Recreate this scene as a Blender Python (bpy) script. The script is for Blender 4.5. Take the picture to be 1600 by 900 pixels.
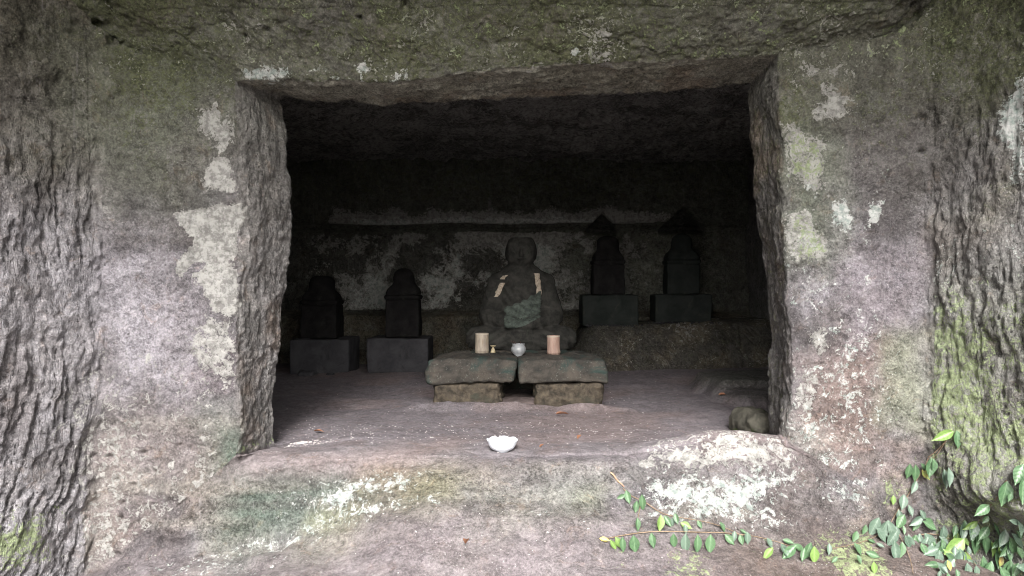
import bpy, math, random
import numpy as np
from mathutils import Vector, Matrix, Quaternion
from mathutils.bvhtree import BVHTree

for o in list(bpy.data.objects):
    bpy.data.objects.remove(o)
S = bpy.context.scene
COL = S.collection
rnd = random.Random(7)

# ------------------------------------------------------------------ camera
F, H = 1244.0, 0.66                       # focal length in photo pixels, eye height over the chamber floor
cam = bpy.data.cameras.new('camera')
cam.sensor_width = 36.0
cam.lens = 36.0 * F / 1600.0
cam.clip_end = 1000.0
camo = bpy.data.objects.new('camera', cam)
COL.objects.link(camo)
camo.location = (0, 0, H)
camo.rotation_euler = (math.radians(90), 0, 0)
S.camera = camo

# ------------------------------------------------------------------ light: overcast daylight from behind the camera
SUN_EL, SUN_AZ = 38.0, 182.0              # azimuth measured clockwise from +Y
w = bpy.data.worlds.new('World')
S.world = w
w.use_nodes = True
nt = w.node_tree
sky = nt.nodes.new('ShaderNodeTexSky')
sky.sky_type = 'NISHITA'
sky.sun_disc = False
sky.sun_elevation = math.radians(SUN_EL)
sky.sun_rotation = math.radians(SUN_AZ)
sky.air_density = 1.0
sky.dust_density = 6.0
sky.ozone_density = 1.0
bg = nt.nodes['Background']
desat = nt.nodes.new('ShaderNodeHueSaturation')
desat.inputs['Saturation'].default_value = 0.30      # cloud cover: nearly grey sky
nt.links.new(sky.outputs[0], desat.inputs['Color'])
nt.links.new(desat.outputs[0], bg.inputs['Color'])
bg.inputs['Strength'].default_value = 0.09
sd = bpy.data.lights.new('sun', 'SUN')
sd.energy = 1.5
sd.angle = math.radians(20)
sd.color = (1.0, 0.98, 0.972)
so = bpy.data.objects.new('sun', sd)
COL.objects.link(so)
dvec = Vector((math.sin(math.radians(SUN_AZ)) * math.cos(math.radians(SUN_EL)),
               math.cos(math.radians(SUN_AZ)) * math.cos(math.radians(SUN_EL)),
               math.sin(math.radians(SUN_EL))))
so.rotation_euler = dvec.to_track_quat('Z', 'Y').to_euler()
S.view_settings.view_transform = 'Standard'
S.view_settings.look = 'None'
S.view_settings.exposure = 2.5
S.view_settings.gamma = 1.0
S.render.engine = 'CYCLES'
S.cycles.filter_width = 1.0
S.cycles.max_bounces = 6
S.cycles.diffuse_bounces = 5

# ------------------------------------------------------------------ helpers
RNG = np.random.default_rng(11)
LAT = RNG.random((64, 64, 64), dtype=np.float32)


def vnoise(x, y, z):
    x = np.asarray(x, np.float32); y = np.asarray(y, np.float32); z = np.asarray(z, np.float32)
    x, y, z = np.broadcast_arrays(x, y, z)
    xi = np.floor(x); yi = np.floor(y); zi = np.floor(z)
    fx = x - xi; fy = y - yi; fz = z - zi
    fx = fx * fx * (3 - 2 * fx); fy = fy * fy * (3 - 2 * fy); fz = fz * fz * (3 - 2 * fz)
    i0 = xi.astype(np.int32) & 63; j0 = yi.astype(np.int32) & 63; k0 = zi.astype(np.int32) & 63
    i1 = (i0 + 1) & 63; j1 = (j0 + 1) & 63; k1 = (k0 + 1) & 63
    a = LAT[i0, j0, k0] * (1 - fx) + LAT[i1, j0, k0] * fx
    b = LAT[i0, j1, k0] * (1 - fx) + LAT[i1, j1, k0] * fx
    c = LAT[i0, j0, k1] * (1 - fx) + LAT[i1, j0, k1] * fx
    d = LAT[i0, j1, k1] * (1 - fx) + LAT[i1, j1, k1] * fx
    return ((a * (1 - fy) + b * fy) * (1 - fz) + (c * (1 - fy) + d * fy) * fz) * 2 - 1   # -1..1


def fbm(P, f, octs=3, off=0.0, gain=0.5, sc=(1, 1, 1)):
    r = 0; a = 1.0; tot = 0
    for k in range(octs):
        q = f * (2.03 ** k)
        r = r + a * vnoise(P[..., 0] * q * sc[0] + off + 7.3 * k, P[..., 1] * q * sc[1] + off * 1.7 + 3.1 * k, P[..., 2] * q * sc[2] - off + 1.9 * k)
        tot += a; a *= gain
    return r / tot * 1.5


def sstep(a, b, x):
    t = np.clip((x - a) / (b - a), 0, 1)
    return t * t * (3 - 2 * t)


def mixc(col, c, m):
    m = np.clip(m, 0, 1)[..., None]
    return col * (1 - m) + np.array(c, np.float32) * m


def poly_field(px, pz, poly, soft):
    """0 outside .. 0.5 on the edge .. 1 inside, over +-soft metres"""
    out = np.zeros(px.shape, np.float32)
    pl = np.array(poly, np.float32)
    x0, z0 = pl.min(0) - 1.5 * soft; x1, z1 = pl.max(0) + 1.5 * soft
    m = (px > x0) & (px < x1) & (pz > z0) & (pz < z1)
    if not m.any():
        return out
    x = px[m]; z = pz[m]
    d = np.full(x.shape, 1e9, np.float32); ins = np.zeros(x.shape, bool)
    n = len(pl)
    for i in range(n):
        a = pl[i]; b = pl[(i + 1) % n]
        e = b - a; L = e[0] ** 2 + e[1] ** 2 + 1e-12
        t = np.clip(((x - a[0]) * e[0] + (z - a[1]) * e[1]) / L, 0, 1)
        dx = x - a[0] - t * e[0]; dz = z - a[1] - t * e[1]
        d = np.minimum(d, dx * dx + dz * dz)
        c = ((a[1] > z) != (b[1] > z))
        xx = e[0] * (z - a[1]) / (e[1] if abs(e[1]) > 1e-9 else 1e-9) + a[0]
        ins ^= c & (x < xx)
    d = np.sqrt(d)
    s = np.where(ins, d, -d)
    soft *= 1.5
    out[m] = np.clip(0.5 + 0.5 * s / soft, 0, 1)
    return out


def grid_faces(nr, nc):
    r = np.arange(nr - 1)[:, None]; c = np.arange(nc - 1)[None, :]
    a = r * nc + c
    return np.stack([a, a + 1, a + nc + 1, a + nc], -1).reshape(-1, 4)


def np_mesh(name, V, Fq, mat, attrs=None, kind=None, parent=None, smooth=True):
    """mesh from numpy arrays; attrs: name -> (n,) float or (n,3) colour"""
    me = bpy.data.meshes.new(name)
    V = np.asarray(V, np.float32).reshape(-1, 3); Fq = np.asarray(Fq, np.int32)
    k = Fq.shape[1]
    me.vertices.add(len(V)); me.vertices.foreach_set('co', V.ravel())
    me.loops.add(Fq.size); me.loops.foreach_set('vertex_index', Fq.ravel())
    me.polygons.add(len(Fq))
    me.polygons.foreach_set('loop_start', np.arange(len(Fq), dtype=np.int32) * k)
    me.update(calc_edges=True)
    if smooth:
        me.polygons.foreach_set('use_smooth', np.ones(len(Fq), bool))
    for an, av in (attrs or {}).items():
        av = np.asarray(av, np.float32)
        if av.ndim == 1:
            at = me.attributes.new(an, 'FLOAT', 'POINT'); at.data.foreach_set('value', av)
        else:
            at = me.attributes.new(an, 'FLOAT_COLOR', 'POINT')
            at.data.foreach_set('color', np.concatenate([av, np.ones((len(av), 1), np.float32)], 1).ravel())
    me.materials.append(mat)
    me.validate()
    o = bpy.data.objects.new(name, me)
    COL.objects.link(o)
    if kind: o['kind'] = kind
    if parent: o.parent = parent
    return o


def tag(o, label, cat, group=None):
    o['label'] = label; o['category'] = cat
    if group: o['group'] = group
    return o


def thing(name, label, cat, loc, rotz=0.0, group=None):
    o = bpy.data.objects.new(name, None)
    o.empty_display_size = 0.05
    COL.objects.link(o)
    o.location = loc; o.rotation_euler = (0, 0, rotz)
    return tag(o, label, cat, group)


# ------------------------------------------------------------------ materials
class NT:
    def __init__(s, name):
        s.m = bpy.data.materials.new(name); s.m.use_nodes = True
        s.t = s.m.node_tree; s.b = s.t.nodes['Principled BSDF']
        s.pos = None

    def n(s, typ, **kw):
        nd = s.t.nodes.new(typ)
        for k, v in kw.items(): setattr(nd, k, v)
        return nd

    def l(s, a, b): s.t.links.new(a, b)

    def coord(s, scale=(1, 1, 1), obj=False):
        if obj:
            src = s.n('ShaderNodeTexCoord').outputs['Object']
        else:
            src = s.n('ShaderNodeNewGeometry').outputs['Position']
        mp = s.n('ShaderNodeMapping'); mp.inputs['Scale'].default_value = scale
        s.l(src, mp.inputs['Vector'])
        return mp.outputs[0]

    def noise(s, co, scale, detail=4, rough=0.6, dist=0.0):
        nd = s.n('ShaderNodeTexNoise')
        nd.inputs['Scale'].default_value = scale; nd.inputs['Detail'].default_value = detail
        nd.inputs['Roughness'].default_value = rough; nd.inputs['Distortion'].default_value = dist
        s.l(co, nd.inputs['Vector'])
        return nd.outputs['Fac']

    def math(s, op, a, b=None, c=None, clamp=False):
        nd = s.n('ShaderNodeMath', operation=op, use_clamp=clamp)
        for i, v in enumerate((a, b, c)):
            if v is None: continue
            if isinstance(v, (int, float)): nd.inputs[i].default_value = v
            else: s.l(v, nd.inputs[i])
        return nd.outputs[0]

    def ramp(s, v, a, b, lo=0.0, hi=1.0):
        nd = s.n('ShaderNodeMapRange', interpolation_type='SMOOTHSTEP')
        nd.inputs['From Min'].default_value = a; nd.inputs['From Max'].default_value = b
        nd.inputs['To Min'].default_value = lo; nd.inputs['To Max'].default_value = hi
        s.l(v, nd.inputs['Value'])
        return nd.outputs[0]

    def mix(s, fac, a, b, mode='MIX'):
        nd = s.n('ShaderNodeMix', data_type='RGBA', blend_type=mode)
        for key, v in ((0, fac), (6, a), (7, b)):
            if isinstance(v, (int, float)): nd.inputs[key].default_value = v
            elif isinstance(v, tuple): nd.inputs[key].default_value = (*v, 1)
            else: s.l(v, nd.inputs[key])
        return nd.outputs[2]

    def attr(s, name, out='Fac'):
        nd = s.n('ShaderNodeAttribute', attribute_name=name)
        return nd.outputs[out]

    def bump(s, h, dist, strength=1.0, prev=None):
        nd = s.n('ShaderNodeBump'); nd.inputs['Distance'].default_value = dist
        nd.inputs['Strength'].default_value = strength
        s.l(h, nd.inputs['Height'])
        if prev is not None: s.l(prev, nd.inputs['Normal'])
        return nd.outputs[0]


def rock_material(name='weathered_tuff', bumpk=1.0):
    m = NT(name)
    co = m.coord()
    n_big = m.noise(co, 9, 5, 0.65, 0.4)
    n_mid = m.noise(co, 34, 8, 0.78, 0.1)
    n_fine = m.noise(co, 120, 6, 0.85)
    n_edge = m.noise(co, 26, 8, 0.72, 0.8)
    n_e2 = m.noise(co, 90, 5, 0.7, 0.5)
    tint = m.attr('tint', 'Color')
    # grain: mottling and pale/dark mineral specks
    g = m.math('ADD', m.math('MULTIPLY', m.ramp(n_mid, 0.43, 0.57, -1, 1), 0.24), m.math('MULTIPLY', m.ramp(n_fine, 0.455, 0.565, -1, 1), 0.31))
    g = m.math('ADD', g, m.math('MULTIPLY', m.ramp(n_big, 0.32, 0.68, -1, 1), 0.20))
    g = m.math('MULTIPLY', g, m.math('SUBTRACT', 1.0, m.math('MULTIPLY', m.math('ADD', m.attr('smooth'), m.math('MULTIPLY', m.attr('stria'), .5)), .5)))
    g = m.math('ADD', g, 1.0)
    gc = m.n('ShaderNodeCombineColor')
    for i in range(3): m.l(g, gc.inputs[i])
    col = m.mix(1.0, tint, gc.outputs[0], 'MULTIPLY')
    # flaked skins of the rock: coast-lined layers with their own tone and a small step
    lay = m.noise(co, 4.2, 10, 0.66, 0.5)
    lay2 = m.noise(co, 13, 9, 0.66, 0.8)
    L1 = m.ramp(lay, 0.500, 0.512); L2 = m.ramp(lay2, 0.560, 0.575); L3 = m.ramp(lay, 0.60, 0.61)
    nsm = m.math('SUBTRACT', 1.0, m.math('MULTIPLY', m.attr('smooth'), 0.75))
    col = m.mix(m.math('MULTIPLY', m.math('MULTIPLY', L1, nsm), 0.55), col, m.mix(1.0, col, (0.72, 0.70, 0.68), 'MULTIPLY'))
    col = m.mix(m.math('MULTIPLY', m.math('MULTIPLY', L2, nsm), 0.55), col, m.mix(1.0, col, (1.40, 1.38, 1.36), 'MULTIPLY'))
    strl = m.noise(m.coord((1, 1, .07)), 19, 6, 0.7, 0.2)
    col = m.mix(m.math('MULTIPLY', m.math('MULTIPLY', m.ramp(strl, .61, .66), m.math('SUBTRACT', 1.0, m.math('MAXIMUM', m.attr('smooth'), m.attr('stria')))), .28), col, (0.40, 0.385, 0.39))
    strk = m.noise(m.coord((1, 1, .10)), 11, 7, 0.7, 0.3)
    col = m.mix(m.math('MULTIPLY', m.math('MULTIPLY', m.ramp(strk, .53, .60), m.math('SUBTRACT', 1.0, m.math('MAXIMUM', m.attr('smooth'), m.attr('stria')))), .28), col, m.mix(1.0, col, (0.62, 0.60, 0.60), 'MULTIPLY'))
    edge = m.math('MULTIPLY', m.ramp(lay, 0.488, 0.500), m.math('SUBTRACT', 1.0, m.ramp(lay, 0.500, 0.512)))
    col = m.mix(m.math('MULTIPLY', m.math('MULTIPLY', edge, nsm), 0.30), col, (0.36, 0.34, 0.33))
    # pores, with occlusion shade put into their dark colour
    vp = m.n('ShaderNodeTexVoronoi'); vp.inputs['Scale'].default_value = 42; vp.inputs['Randomness'].default_value = 1.0
    m.l(co, vp.inputs['Vector'])
    pore = m.math('MULTIPLY', m.ramp(vp.outputs['Distance'], 0.24, 0.12), m.ramp(m.noise(co, 6, 5, 0.7), 0.49, 0.57))
    pore = m.math('MULTIPLY', pore, nsm)
    col = m.mix(m.math('MULTIPLY', pore, 0.6), col, (0.03, 0.026, 0.024))
    # warm / cool mottling
    wn = m.noise(co, 14, 5, 0.7, 1.0)
    col = m.mix(m.ramp(wn, 0.56, 0.7, 0, 0.35), col, m.mix(1.0, col, (1.25, 0.98, 0.75), 'MULTIPLY'))
    # dark algae
    e = m.math('ADD', m.math('MULTIPLY', m.math('SUBTRACT', n_edge, 0.5), 2.2), m.math('MULTIPLY', m.math('SUBTRACT', n_e2, 0.5), 1.2))
    moss = m.attr('moss')
    mm = m.ramp(m.math('ADD', moss, m.math('MULTIPLY', e, 0.80)), 0.36, 0.74)
    mossc = m.mix(m.ramp(n_e2, 0.4, 0.62), (0.040, 0.046, 0.022), (0.145, 0.158, 0.082))
    col = m.mix(m.math('MULTIPLY', mm, 0.85), col, mossc)
    # pale crust lichen
    pale = m.attr('pale')
    pm = m.ramp(m.math('ADD', pale, m.math('MULTIPLY', e, 0.75)), 0.49, 0.53)
    palec = m.mix(m.ramp(n_mid, 0.42, 0.56), (0.25, 0.245, 0.232), (0.47, 0.465, 0.44))
    palec = m.mix(m.ramp(n_fine, 0.60, 0.68), palec, (0.10, 0.09, 0.09))
    rim = m.math('MULTIPLY', pm, m.math('SUBTRACT', 1.0, m.ramp(m.math('ADD', pale, m.math('MULTIPLY', e, 0.75)), 0.56, 0.66)))
    palec = m.mix(m.math('MULTIPLY', rim, 0.6), palec, (0.46, 0.45, 0.42))
    col = m.mix(m.math('MULTIPLY', pm, 0.9), col, palec)
    # white / bluish lichen
    wh = m.attr('white')
    wm = m.ramp(m.math('ADD', wh, m.math('MULTIPLY', e, 0.66)), 0.46, 0.58)
    whc = m.mix(m.ramp(n_mid, 0.40, 0.56), (0.36, 0.42, 0.39), (0.66, 0.67, 0.65))
    col = m.mix(m.math('MULTIPLY', wm, 0.92), col, whc)
    # bright green lichen
    gr = m.attr('green')
    gm = m.ramp(m.math('ADD', gr, m.math('MULTIPLY', e, 0.70)), 0.45, 0.60)
    grc = m.mix(m.ramp(n_e2, 0.35, 0.65), (0.17, 0.205, 0.105), (0.33, 0.395, 0.21))
    col = m.mix(m.math('MULTIPLY', gm, 0.85), col, grc)
    # pin-head white spots
    vo = m.n('ShaderNodeTexVoronoi'); vo.inputs['Scale'].default_value = 75
    m.l(co, vo.inputs['Vector'])
    sp = m.math('MULTIPLY', m.ramp(vo.outputs['Distance'], 0.20, 0.12), m.ramp(m.noise(co, 6, 4, 0.7), 0.50, 0.62))
    col = m.mix(m.math('MULTIPLY', sp, m.attr('speck')), col, (0.62, 0.64, 0.62))
    # pale grit caught on the high grain
    col = m.mix(m.math('MULTIPLY', m.ramp(m.noise(co, 120, 6, .8), .60, .68), .45), col, (0.42, 0.40, 0.39))
    m.l(col, m.b.inputs['Base Color'])
    m.b.inputs['Roughness'].default_value = 0.93
    m.b.inputs['Specular IOR Level'].default_value = 0.18
    h = m.math('ADD', m.math('MULTIPLY', n_mid, 0.030), m.math('MULTIPLY', n_fine, 0.014))
    h = m.math('ADD', h, m.math('MULTIPLY', n_edge, 0.026))
    cs = m.coord((1, 1, .38))
    st1 = m.noise(cs, 40, 5, 0.6, 0.8)
    h = m.math('ADD', h, m.math('MULTIPLY', m.math('MULTIPLY', m.ramp(st1, .35, .6), m.attr('stria')), 0.016))
    h = m.math('ADD', h, m.math('MULTIPLY', m.math('ADD', m.math('SUBTRACT', L2, L1), L3), 0.0045))
    h = m.math('SUBTRACT', h, m.math('MULTIPLY', pore, 0.008))
    h = m.math('ADD', h, m.math('MULTIPLY', pm, 0.0045))
    h = m.math('ADD', h, m.math('MULTIPLY', m.math('ADD', wm, gm), 0.0015))
    sm = m.math('SUBTRACT', 1.0, m.math('MULTIPLY', m.attr('smooth'), 0.82))
    h = m.math('MULTIPLY', h, m.math('MULTIPLY', sm, m.math('SUBTRACT', 1.0, m.math('MULTIPLY', m.attr('stria'), .35))))
    m.l(m.bump(h, bumpk, 1.0), m.b.inputs['Normal'])
    return m.m


def simple_mat(name, c1, c2, scale=30, rough=0.8, bump=0.002, spec=0.3, obj=True, sc3=(1, 1, 1), patch=None, fine=None):
    m = NT(name)
    co = m.coord(sc3, obj)
    n = m.noise(co, scale, 6, 0.68, 0.3)
    col = m.mix(m.ramp(n, 0.3, 0.7), c1, c2)
    if patch:
        pc, ps, lo, hi = patch
        col = m.mix(m.ramp(m.noise(co, ps, 8, 0.7, 0.6), lo, hi), col, pc)
    if fine:
        col = m.mix(m.ramp(m.noise(co, scale * 7, 3, 0.7), 0.6, 0.7), col, fine)
    m.l(col, m.b.inputs['Base Color'])
    m.b.inputs['Roughness'].default_value = rough
    m.b.inputs['Specular IOR Level'].default_value = spec
    if bump:
        h = m.math('ADD', n, m.math('MULTIPLY', m.noise(co, scale * 4, 4, 0.7), 0.4))
        m.l(m.bump(h, bump), m.b.inputs['Normal'])
    return m.m


ROCK = rock_material()

# ------------------------------------------------------------------ the carved rock: one sheet of rings lofted through key frames, then cut into pieces
NB, NSD = 470, 280                         # points along bottom/top and along each side


def arr(pts):
    a = np.array(pts, np.float32)
    return lambda t: np.interp(t, a[:, 0], a[:, 1]).astype(np.float32)


def const(v): return arr([(0, v), (1, v)])


def sx(px, Y): return (px - 800) / F * Y
def sz(py, Y): return H - (py - 450) / F * Y


YF, YR = 3.10, 3.42
# reveal back edge and front edge, measured along the opening (v: 0 bottom .. 1 top)
XL2 = arr([(0, sx(444, YR)), (.05, sx(438, YR)), (.13, sx(436, YR)), (.24, sx(440, YR)), (.4, sx(450, YR)), (.55, sx(456, YR)), (.7, sx(454, YR)), (.83, sx(450, YR)), (1, sx(447, YR))])
XR2 = arr([(0, sx(1203, YR)), (.1, sx(1199, YR)), (.2, sx(1200, YR)), (.4, sx(1195, YR)), (.6, sx(1186, YR)), (.8, sx(1173, YR)), (1, sx(1166, YR))])
ZT2 = arr([(0, sz(157, YR)), (.2, sz(161, YR)), (.42, sz(161, YR)), (.64, sz(150, YR)), (.85, sz(140, YR)), (.96, sz(133, YR)), (1, sz(136, YR))])
XL3 = arr([(0, sx(372, YF)), (.06, sx(380, YF)), (.2, sx(369, YF)), (.5, sx(374, YF)), (.8, sx(371, YF)), (1, sx(368, YF))])
XR3 = arr([(0, sx(1240, YF)), (.3, sx(1233, YF)), (.5, sx(1226, YF)), (.8, sx(1221, YF)), (1, sx(1213, YF))])
ZT3 = arr([(0, sz(128, YF)), (.25, sz(124, YF)), (.5, sz(110, YF)), (.64, sz(96, YF)), (1, sz(84, YF))])
ZB3 = arr([(0, sz(712, YF)), (.1, sz(711, YF)), (.5, sz(713, YF)), (.7, sz(704, YF)), (.78, sz(691, YF)), (.9, sz(686, YF)), (1, sz(690, YF))])
ZB2 = arr([(0, .0), (.7, .0), (.85, .02), (1, .03)])
YB4 = arr([(0, 3.06), (.15, 3.04), (.3, 2.95), (.42, 2.86), (.55, 2.84), (.68, 2.86), (.8, 2.93), (1, 3.03)])
PB4 = arr([(0, 892), (.08, 888), (.2, 858), (.3, 826), (.4, 806), (.55, 808), (.68, 826), (.8, 838), (1, 842)])
ZB4 = lambda u: H - (PB4(u) - 450) / F * YB4(u)
ZB5 = arr([(0, -.50), (.2, -.47), (.4, -.40), (.6, -.40), (.8, -.44), (1, -.46)])
keys = [  # Y side, Y bottom, Y top, XL(v), XR(v), ZB(u), ZT(u), rows to the next key
    (6.98, 6.98, 6.98, const(-2.0), const(2.0), arr([(0, .03), (.6, .06), (1, .11)]), const(1.74), 170),
    (3.62, 3.62, 3.62, const(-1.98), const(2.0), arr([(0, .0), (.8, .0), (1, .02)]), const(1.86), 5),
    (3.47, 3.47, 3.47, const(-1.6), const(1.7), ZB2, const(1.72), 8),
    (YR, YR, YR, XL2, XR2, ZB2, ZT2, 46),
    (YF, YF, YF, XL3, XR3, ZB3, ZT3, 80),
    (YF, YB4, 3.03, arr([(0, -1.60), (.5, -1.585), (1, -1.62)]), arr([(0, 1.60), (.5, 1.608), (1, 1.60)]), ZB4, arr([(0, 1.62), (.5, 1.63), (1, 1.66)]), 92),
    (2.45, 2.45, 2.45, arr([(0, -2.0), (.6, -1.93), (1, -1.85)]), arr([(0, 1.95), (.6, 1.90), (1, 1.85)]), ZB5, arr([(0, 2.18), (.5, 2.2), (1, 2.2)]), 50),
    (1.1, 1.1, 1.1, arr([(0, -2.4), (1, -2.3)]), arr([(0, 2.4), (1, 2.3)]), const(-.62), const(2.62), 16),
    (-.9, -.9, -.9, const(-3.1), const(3.1), const(-.66), const(3.65), 8),
    (-1.5, -1.5, -1.5, const(-9), const(9), const(-.67), const(9), 0),
]


def ring(k):
    Ys, Yb, Yt, XL, XR, ZB, ZT, _ = k
    u = np.linspace(0, 1, NB, endpoint=False); v = np.linspace(0, 1, NSD, endpoint=False)
    out = []
    bl, br, tl, tr = XL(0.), XR(0.), XL(1.), XR(1.)
    e = sstep(0, .1, u) * (1 - sstep(.9, 1, u))
    Yq = Yb(u) if callable(Yb) else Ys + (Yb - Ys) * e
    e2 = sstep(0, .03, u) * (1 - sstep(.97, 1, u))
    if callable(Yb): Yq = Ys + (Yq - Ys) * e2
    out.append(np.stack([bl + (br - bl) * u, Yq, ZB(u)], -1))                       # bottom, left to right
    out.append(np.stack([XR(v), np.full(NSD, Ys), ZB(1.) + (ZT(1.) - ZB(1.)) * v], -1))            # right, up
    out.append(np.stack([tr + (tl - tr) * u, Ys + (Yt - Ys) * e, ZT(1 - u)], -1))                   # top, right to left
    out.append(np.stack([XL(1 - v), np.full(NSD, Ys), ZT(0.) + (ZB(0.) - ZT(0.)) * v], -1))        # left, down
    return np.concatenate(out).astype(np.float32)


rings = [ring(k) for k in keys]
rows = []; kstart = []
for i in range(len(keys) - 1):
    n = keys[i][7]; kstart.append(len(rows))
    for j in range(n):
        t = j / n
        if i == 0: t = 1 - (1 - t) ** 1.35
        if i == 6: t = t ** 1.6
        rows.append(rings[i] * (1 - t) + rings[i + 1] * t)
kstart.append(len(rows)); rows.append(rings[-1])
B = np.stack(rows)                          # rows x ring points x 3
NR, NC = B.shape[:2]


def smooth_rows(A, sig):
    r = int(3 * sig); k = np.exp(-0.5 * (np.arange(-r, r + 1) / sig) ** 2); k /= k.sum()
    pad = np.concatenate([np.repeat(A[:1], r, 0), A, np.repeat(A[-1:], r, 0)])
    out = np.zeros_like(A)
    for i, wt in enumerate(k): out += wt * pad[i:i + len(A)]
    return out


s_soft = smooth_rows(B, 9.0); s_top = smooth_rows(B, 26.0); s_soft = np.where((np.abs(np.arange(len(B)) - kstart[4]) < 55)[:, None, None], smooth_rows(B, 15.0) * 1.0, s_soft); s_hard = smooth_rows(B, 1.8)
isb = np.zeros(NC, np.float32); isb[:NB] = sstep(0, 8, np.arange(NB)) * (1 - sstep(NB - 8, NB, np.arange(NB)))
istop = np.zeros(NC, np.float32); istop[NB + NSD:2 * NB + NSD] = sstep(0, 30, np.arange(NB)) * (1 - sstep(NB - 30, NB, np.arange(NB)))
rowi = np.arange(NR)[:, None]
near4 = np.exp(-0.5 * ((rowi - kstart[5]) / 24.0) ** 2)
istop = istop[None, :] + ((np.arange(NC) >= 2 * NB + NSD)[None, :] | ((np.arange(NC) >= NB) & (np.arange(NC) < NB + NSD))[None, :]) * sstep(.95, 1.35, B[..., 2])
soft = (isb[None, :] * sstep(kstart[4] - 34, kstart[4] - 16, rowi))[..., None]
B = s_hard * (1 - soft) + s_soft * soft
soft = (np.clip(istop, 0, 1) * np.exp(-0.5 * ((rowi - kstart[5] - 6) / 34.0) ** 2))[..., None]
soft = soft * sstep(kstart[4] + 8, kstart[4] + 40, rowi)[..., None]
B = B * (1 - soft) + s_top * soft
B = B.astype(np.float32)

# normals pointing into the void
du = np.roll(B, -1, 1) - np.roll(B, 1, 1)
dv = np.gradient(B, axis=0)
N = np.cross(du, dv); N /= np.linalg.norm(N, axis=-1, keepdims=True) + 1e-9
ctr = np.stack([np.zeros_like(B[..., 0]), B[..., 1] - .5, np.full_like(B[..., 0], .7)], -1)
if ((ctr - B) * N).sum(-1).mean() < 0: N = -N

X, Y, Z = B[..., 0], B[..., 1], B[..., 2]
side = np.zeros(NC, np.int8); side[NB:NB + NSD] = 1; side[NB + NSD:2 * NB + NSD] = 2; side[2 * NB + NSD:] = 3
rr = np.broadcast_to(rowi, (NR, NC))
inside = rr < kstart[2]
SIDE = np.broadcast_to(side[None, :], (NR, NC))
flo = (np.abs(N[..., 2]) > .8) & (SIDE == 0)
isfloor = sstep(.55, .9, N[..., 2])
outer = (rr >= kstart[5])
wallness = sstep(kstart[5] - 4, kstart[5] + 8, rr) * ((SIDE == 1) | (SIDE == 3))

# --- relief
D = 0.030 * fbm(B, 1.7, 3, 2.0) + 0.010 * fbm(B, 9, 3, 5.0) + 0.0045 * fbm(B, 34, 2, 9.0)
ly_ = fbm(B, 4.5, 5, 77.0)
D += .007 * (sstep(-.03, .03, ly_ - .25) - sstep(-.03, .03, -ly_ - .3)) * (rr > kstart[4])
cr = vnoise(X * 5 + .6 * fbm(B, 7, 2, 3.), Y * 5, Z * 5 + .6 * fbm(B, 7, 2, 13.))
D -= .007 * np.clip(1 - np.abs(cr) * 16, 0, 1) * (rr > kstart[4]) * (SIDE != 0) * (fbm(B, 2, 2, 19.) > -.1)
D += .006 * fbm(B, 14, 3, 83.) * (rr > kstart[4])
D *= (1 - 0.55 * isfloor)
D += 0.003 * fbm(B, 90, 1, 1.0) * (1 - .7 * isfloor)
# chisel strokes on the side walls of the fore-chamber
for sd_, k_ in ((3, .30), (1, .38)):
    a = (YF - Y) * 1.55
    low = np.clip(.75 - Z, 0, 2)
    q = a - k_ * low * low * 0.7
    wq = q + .030 * fbm(B, 5.0, 2, 21.0 + sd_) + .014 * fbm(B, 15, 2, 3.3)
    g1 = vnoise(wq * 29, Z * 5.2 + 5 * sd_, 3.7 + sd_ + 0 * Z)
    g2 = vnoise(wq * 60 + 9, Z * 9, 8.1 + sd_ + 0 * Z)
    g3 = vnoise(wq * 11 + 4, Z * 1.6, 1.1 + sd_ + 0 * Z)
    gro = 0.60 * (-0.026 * np.clip(1 - np.abs(g1) * 4.2, 0, 1) ** 1.2 + .013 * g1 - 0.013 * np.clip(1 - np.abs(g2) * 3.5, 0, 1) ** 1.3 + .007 * g2 + .006 * g3)
    fade = (SIDE == sd_) * wallness * sstep(1.35, .95, Z) if sd_ == 3 else (SIDE == sd_) * wallness * (0.35 + .65 * sstep(1.6, .9, Z))
    mod = .22 + .85 * sstep(-.45, .5, fbm(B, 3.4, 3, 31.0))
    D += gro * fade * mod
# soft diagonal strokes under the overhang
gt = vnoise((X + Y * 1.2) * 9, Z * 4 + (X - Y) * 2.2, 2.2 + 0 * X)
top_out = sstep(kstart[5] - 25, kstart[5] + 15, rr) * (SIDE == 2)
D += top_out * (-.010 * np.clip(1 - np.abs(gt) * 2.6, 0, 1) ** 1.5)
# reveals: rough broken surface with vertical ribs on the jambs and layers on the soffit
rev = sstep(kstart[3] - 2, kstart[3] + 4, rr) * (1 - sstep(kstart[4] - 4, kstart[4] + 3, rr))
jam = rev * ((SIDE == 1) | (SIDE == 3))
D += jam * (.004 * vnoise(Y * 30, Z * 6, X * 4) + .004 * fbm(B, 9, 3, 14.) + .003 * vnoise(Y * 60, Z * 14, 3 + 0 * X))
D += rev * (SIDE == 2) * (.007 * vnoise(X * 5, Y * 45, 4.4 + 0 * X) + .005 * vnoise(X * 16, Y * 70, 1.4 + 0 * X))
# chipped arrises
chip = np.exp(-0.5 * ((rr - kstart[3]) / 4.0) ** 2) + np.exp(-0.5 * ((rr - kstart[4]) / 4.0) ** 2)
D -= chip * (SIDE != 0) * .010 * np.clip(fbm(B, 11, 3, 41.0), 0, 1)
# chamber ceiling: pick marks in scales
ceil_ = inside & (SIDE == 2)
cz = vnoise(X * 14, Y * 9, 6.6 + 0 * X)
D += ceil_ * (.030 * np.clip(cz, -.2, 1) + .014 * vnoise(X * 28, Y * 18, 2.6 + 0 * X))
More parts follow.
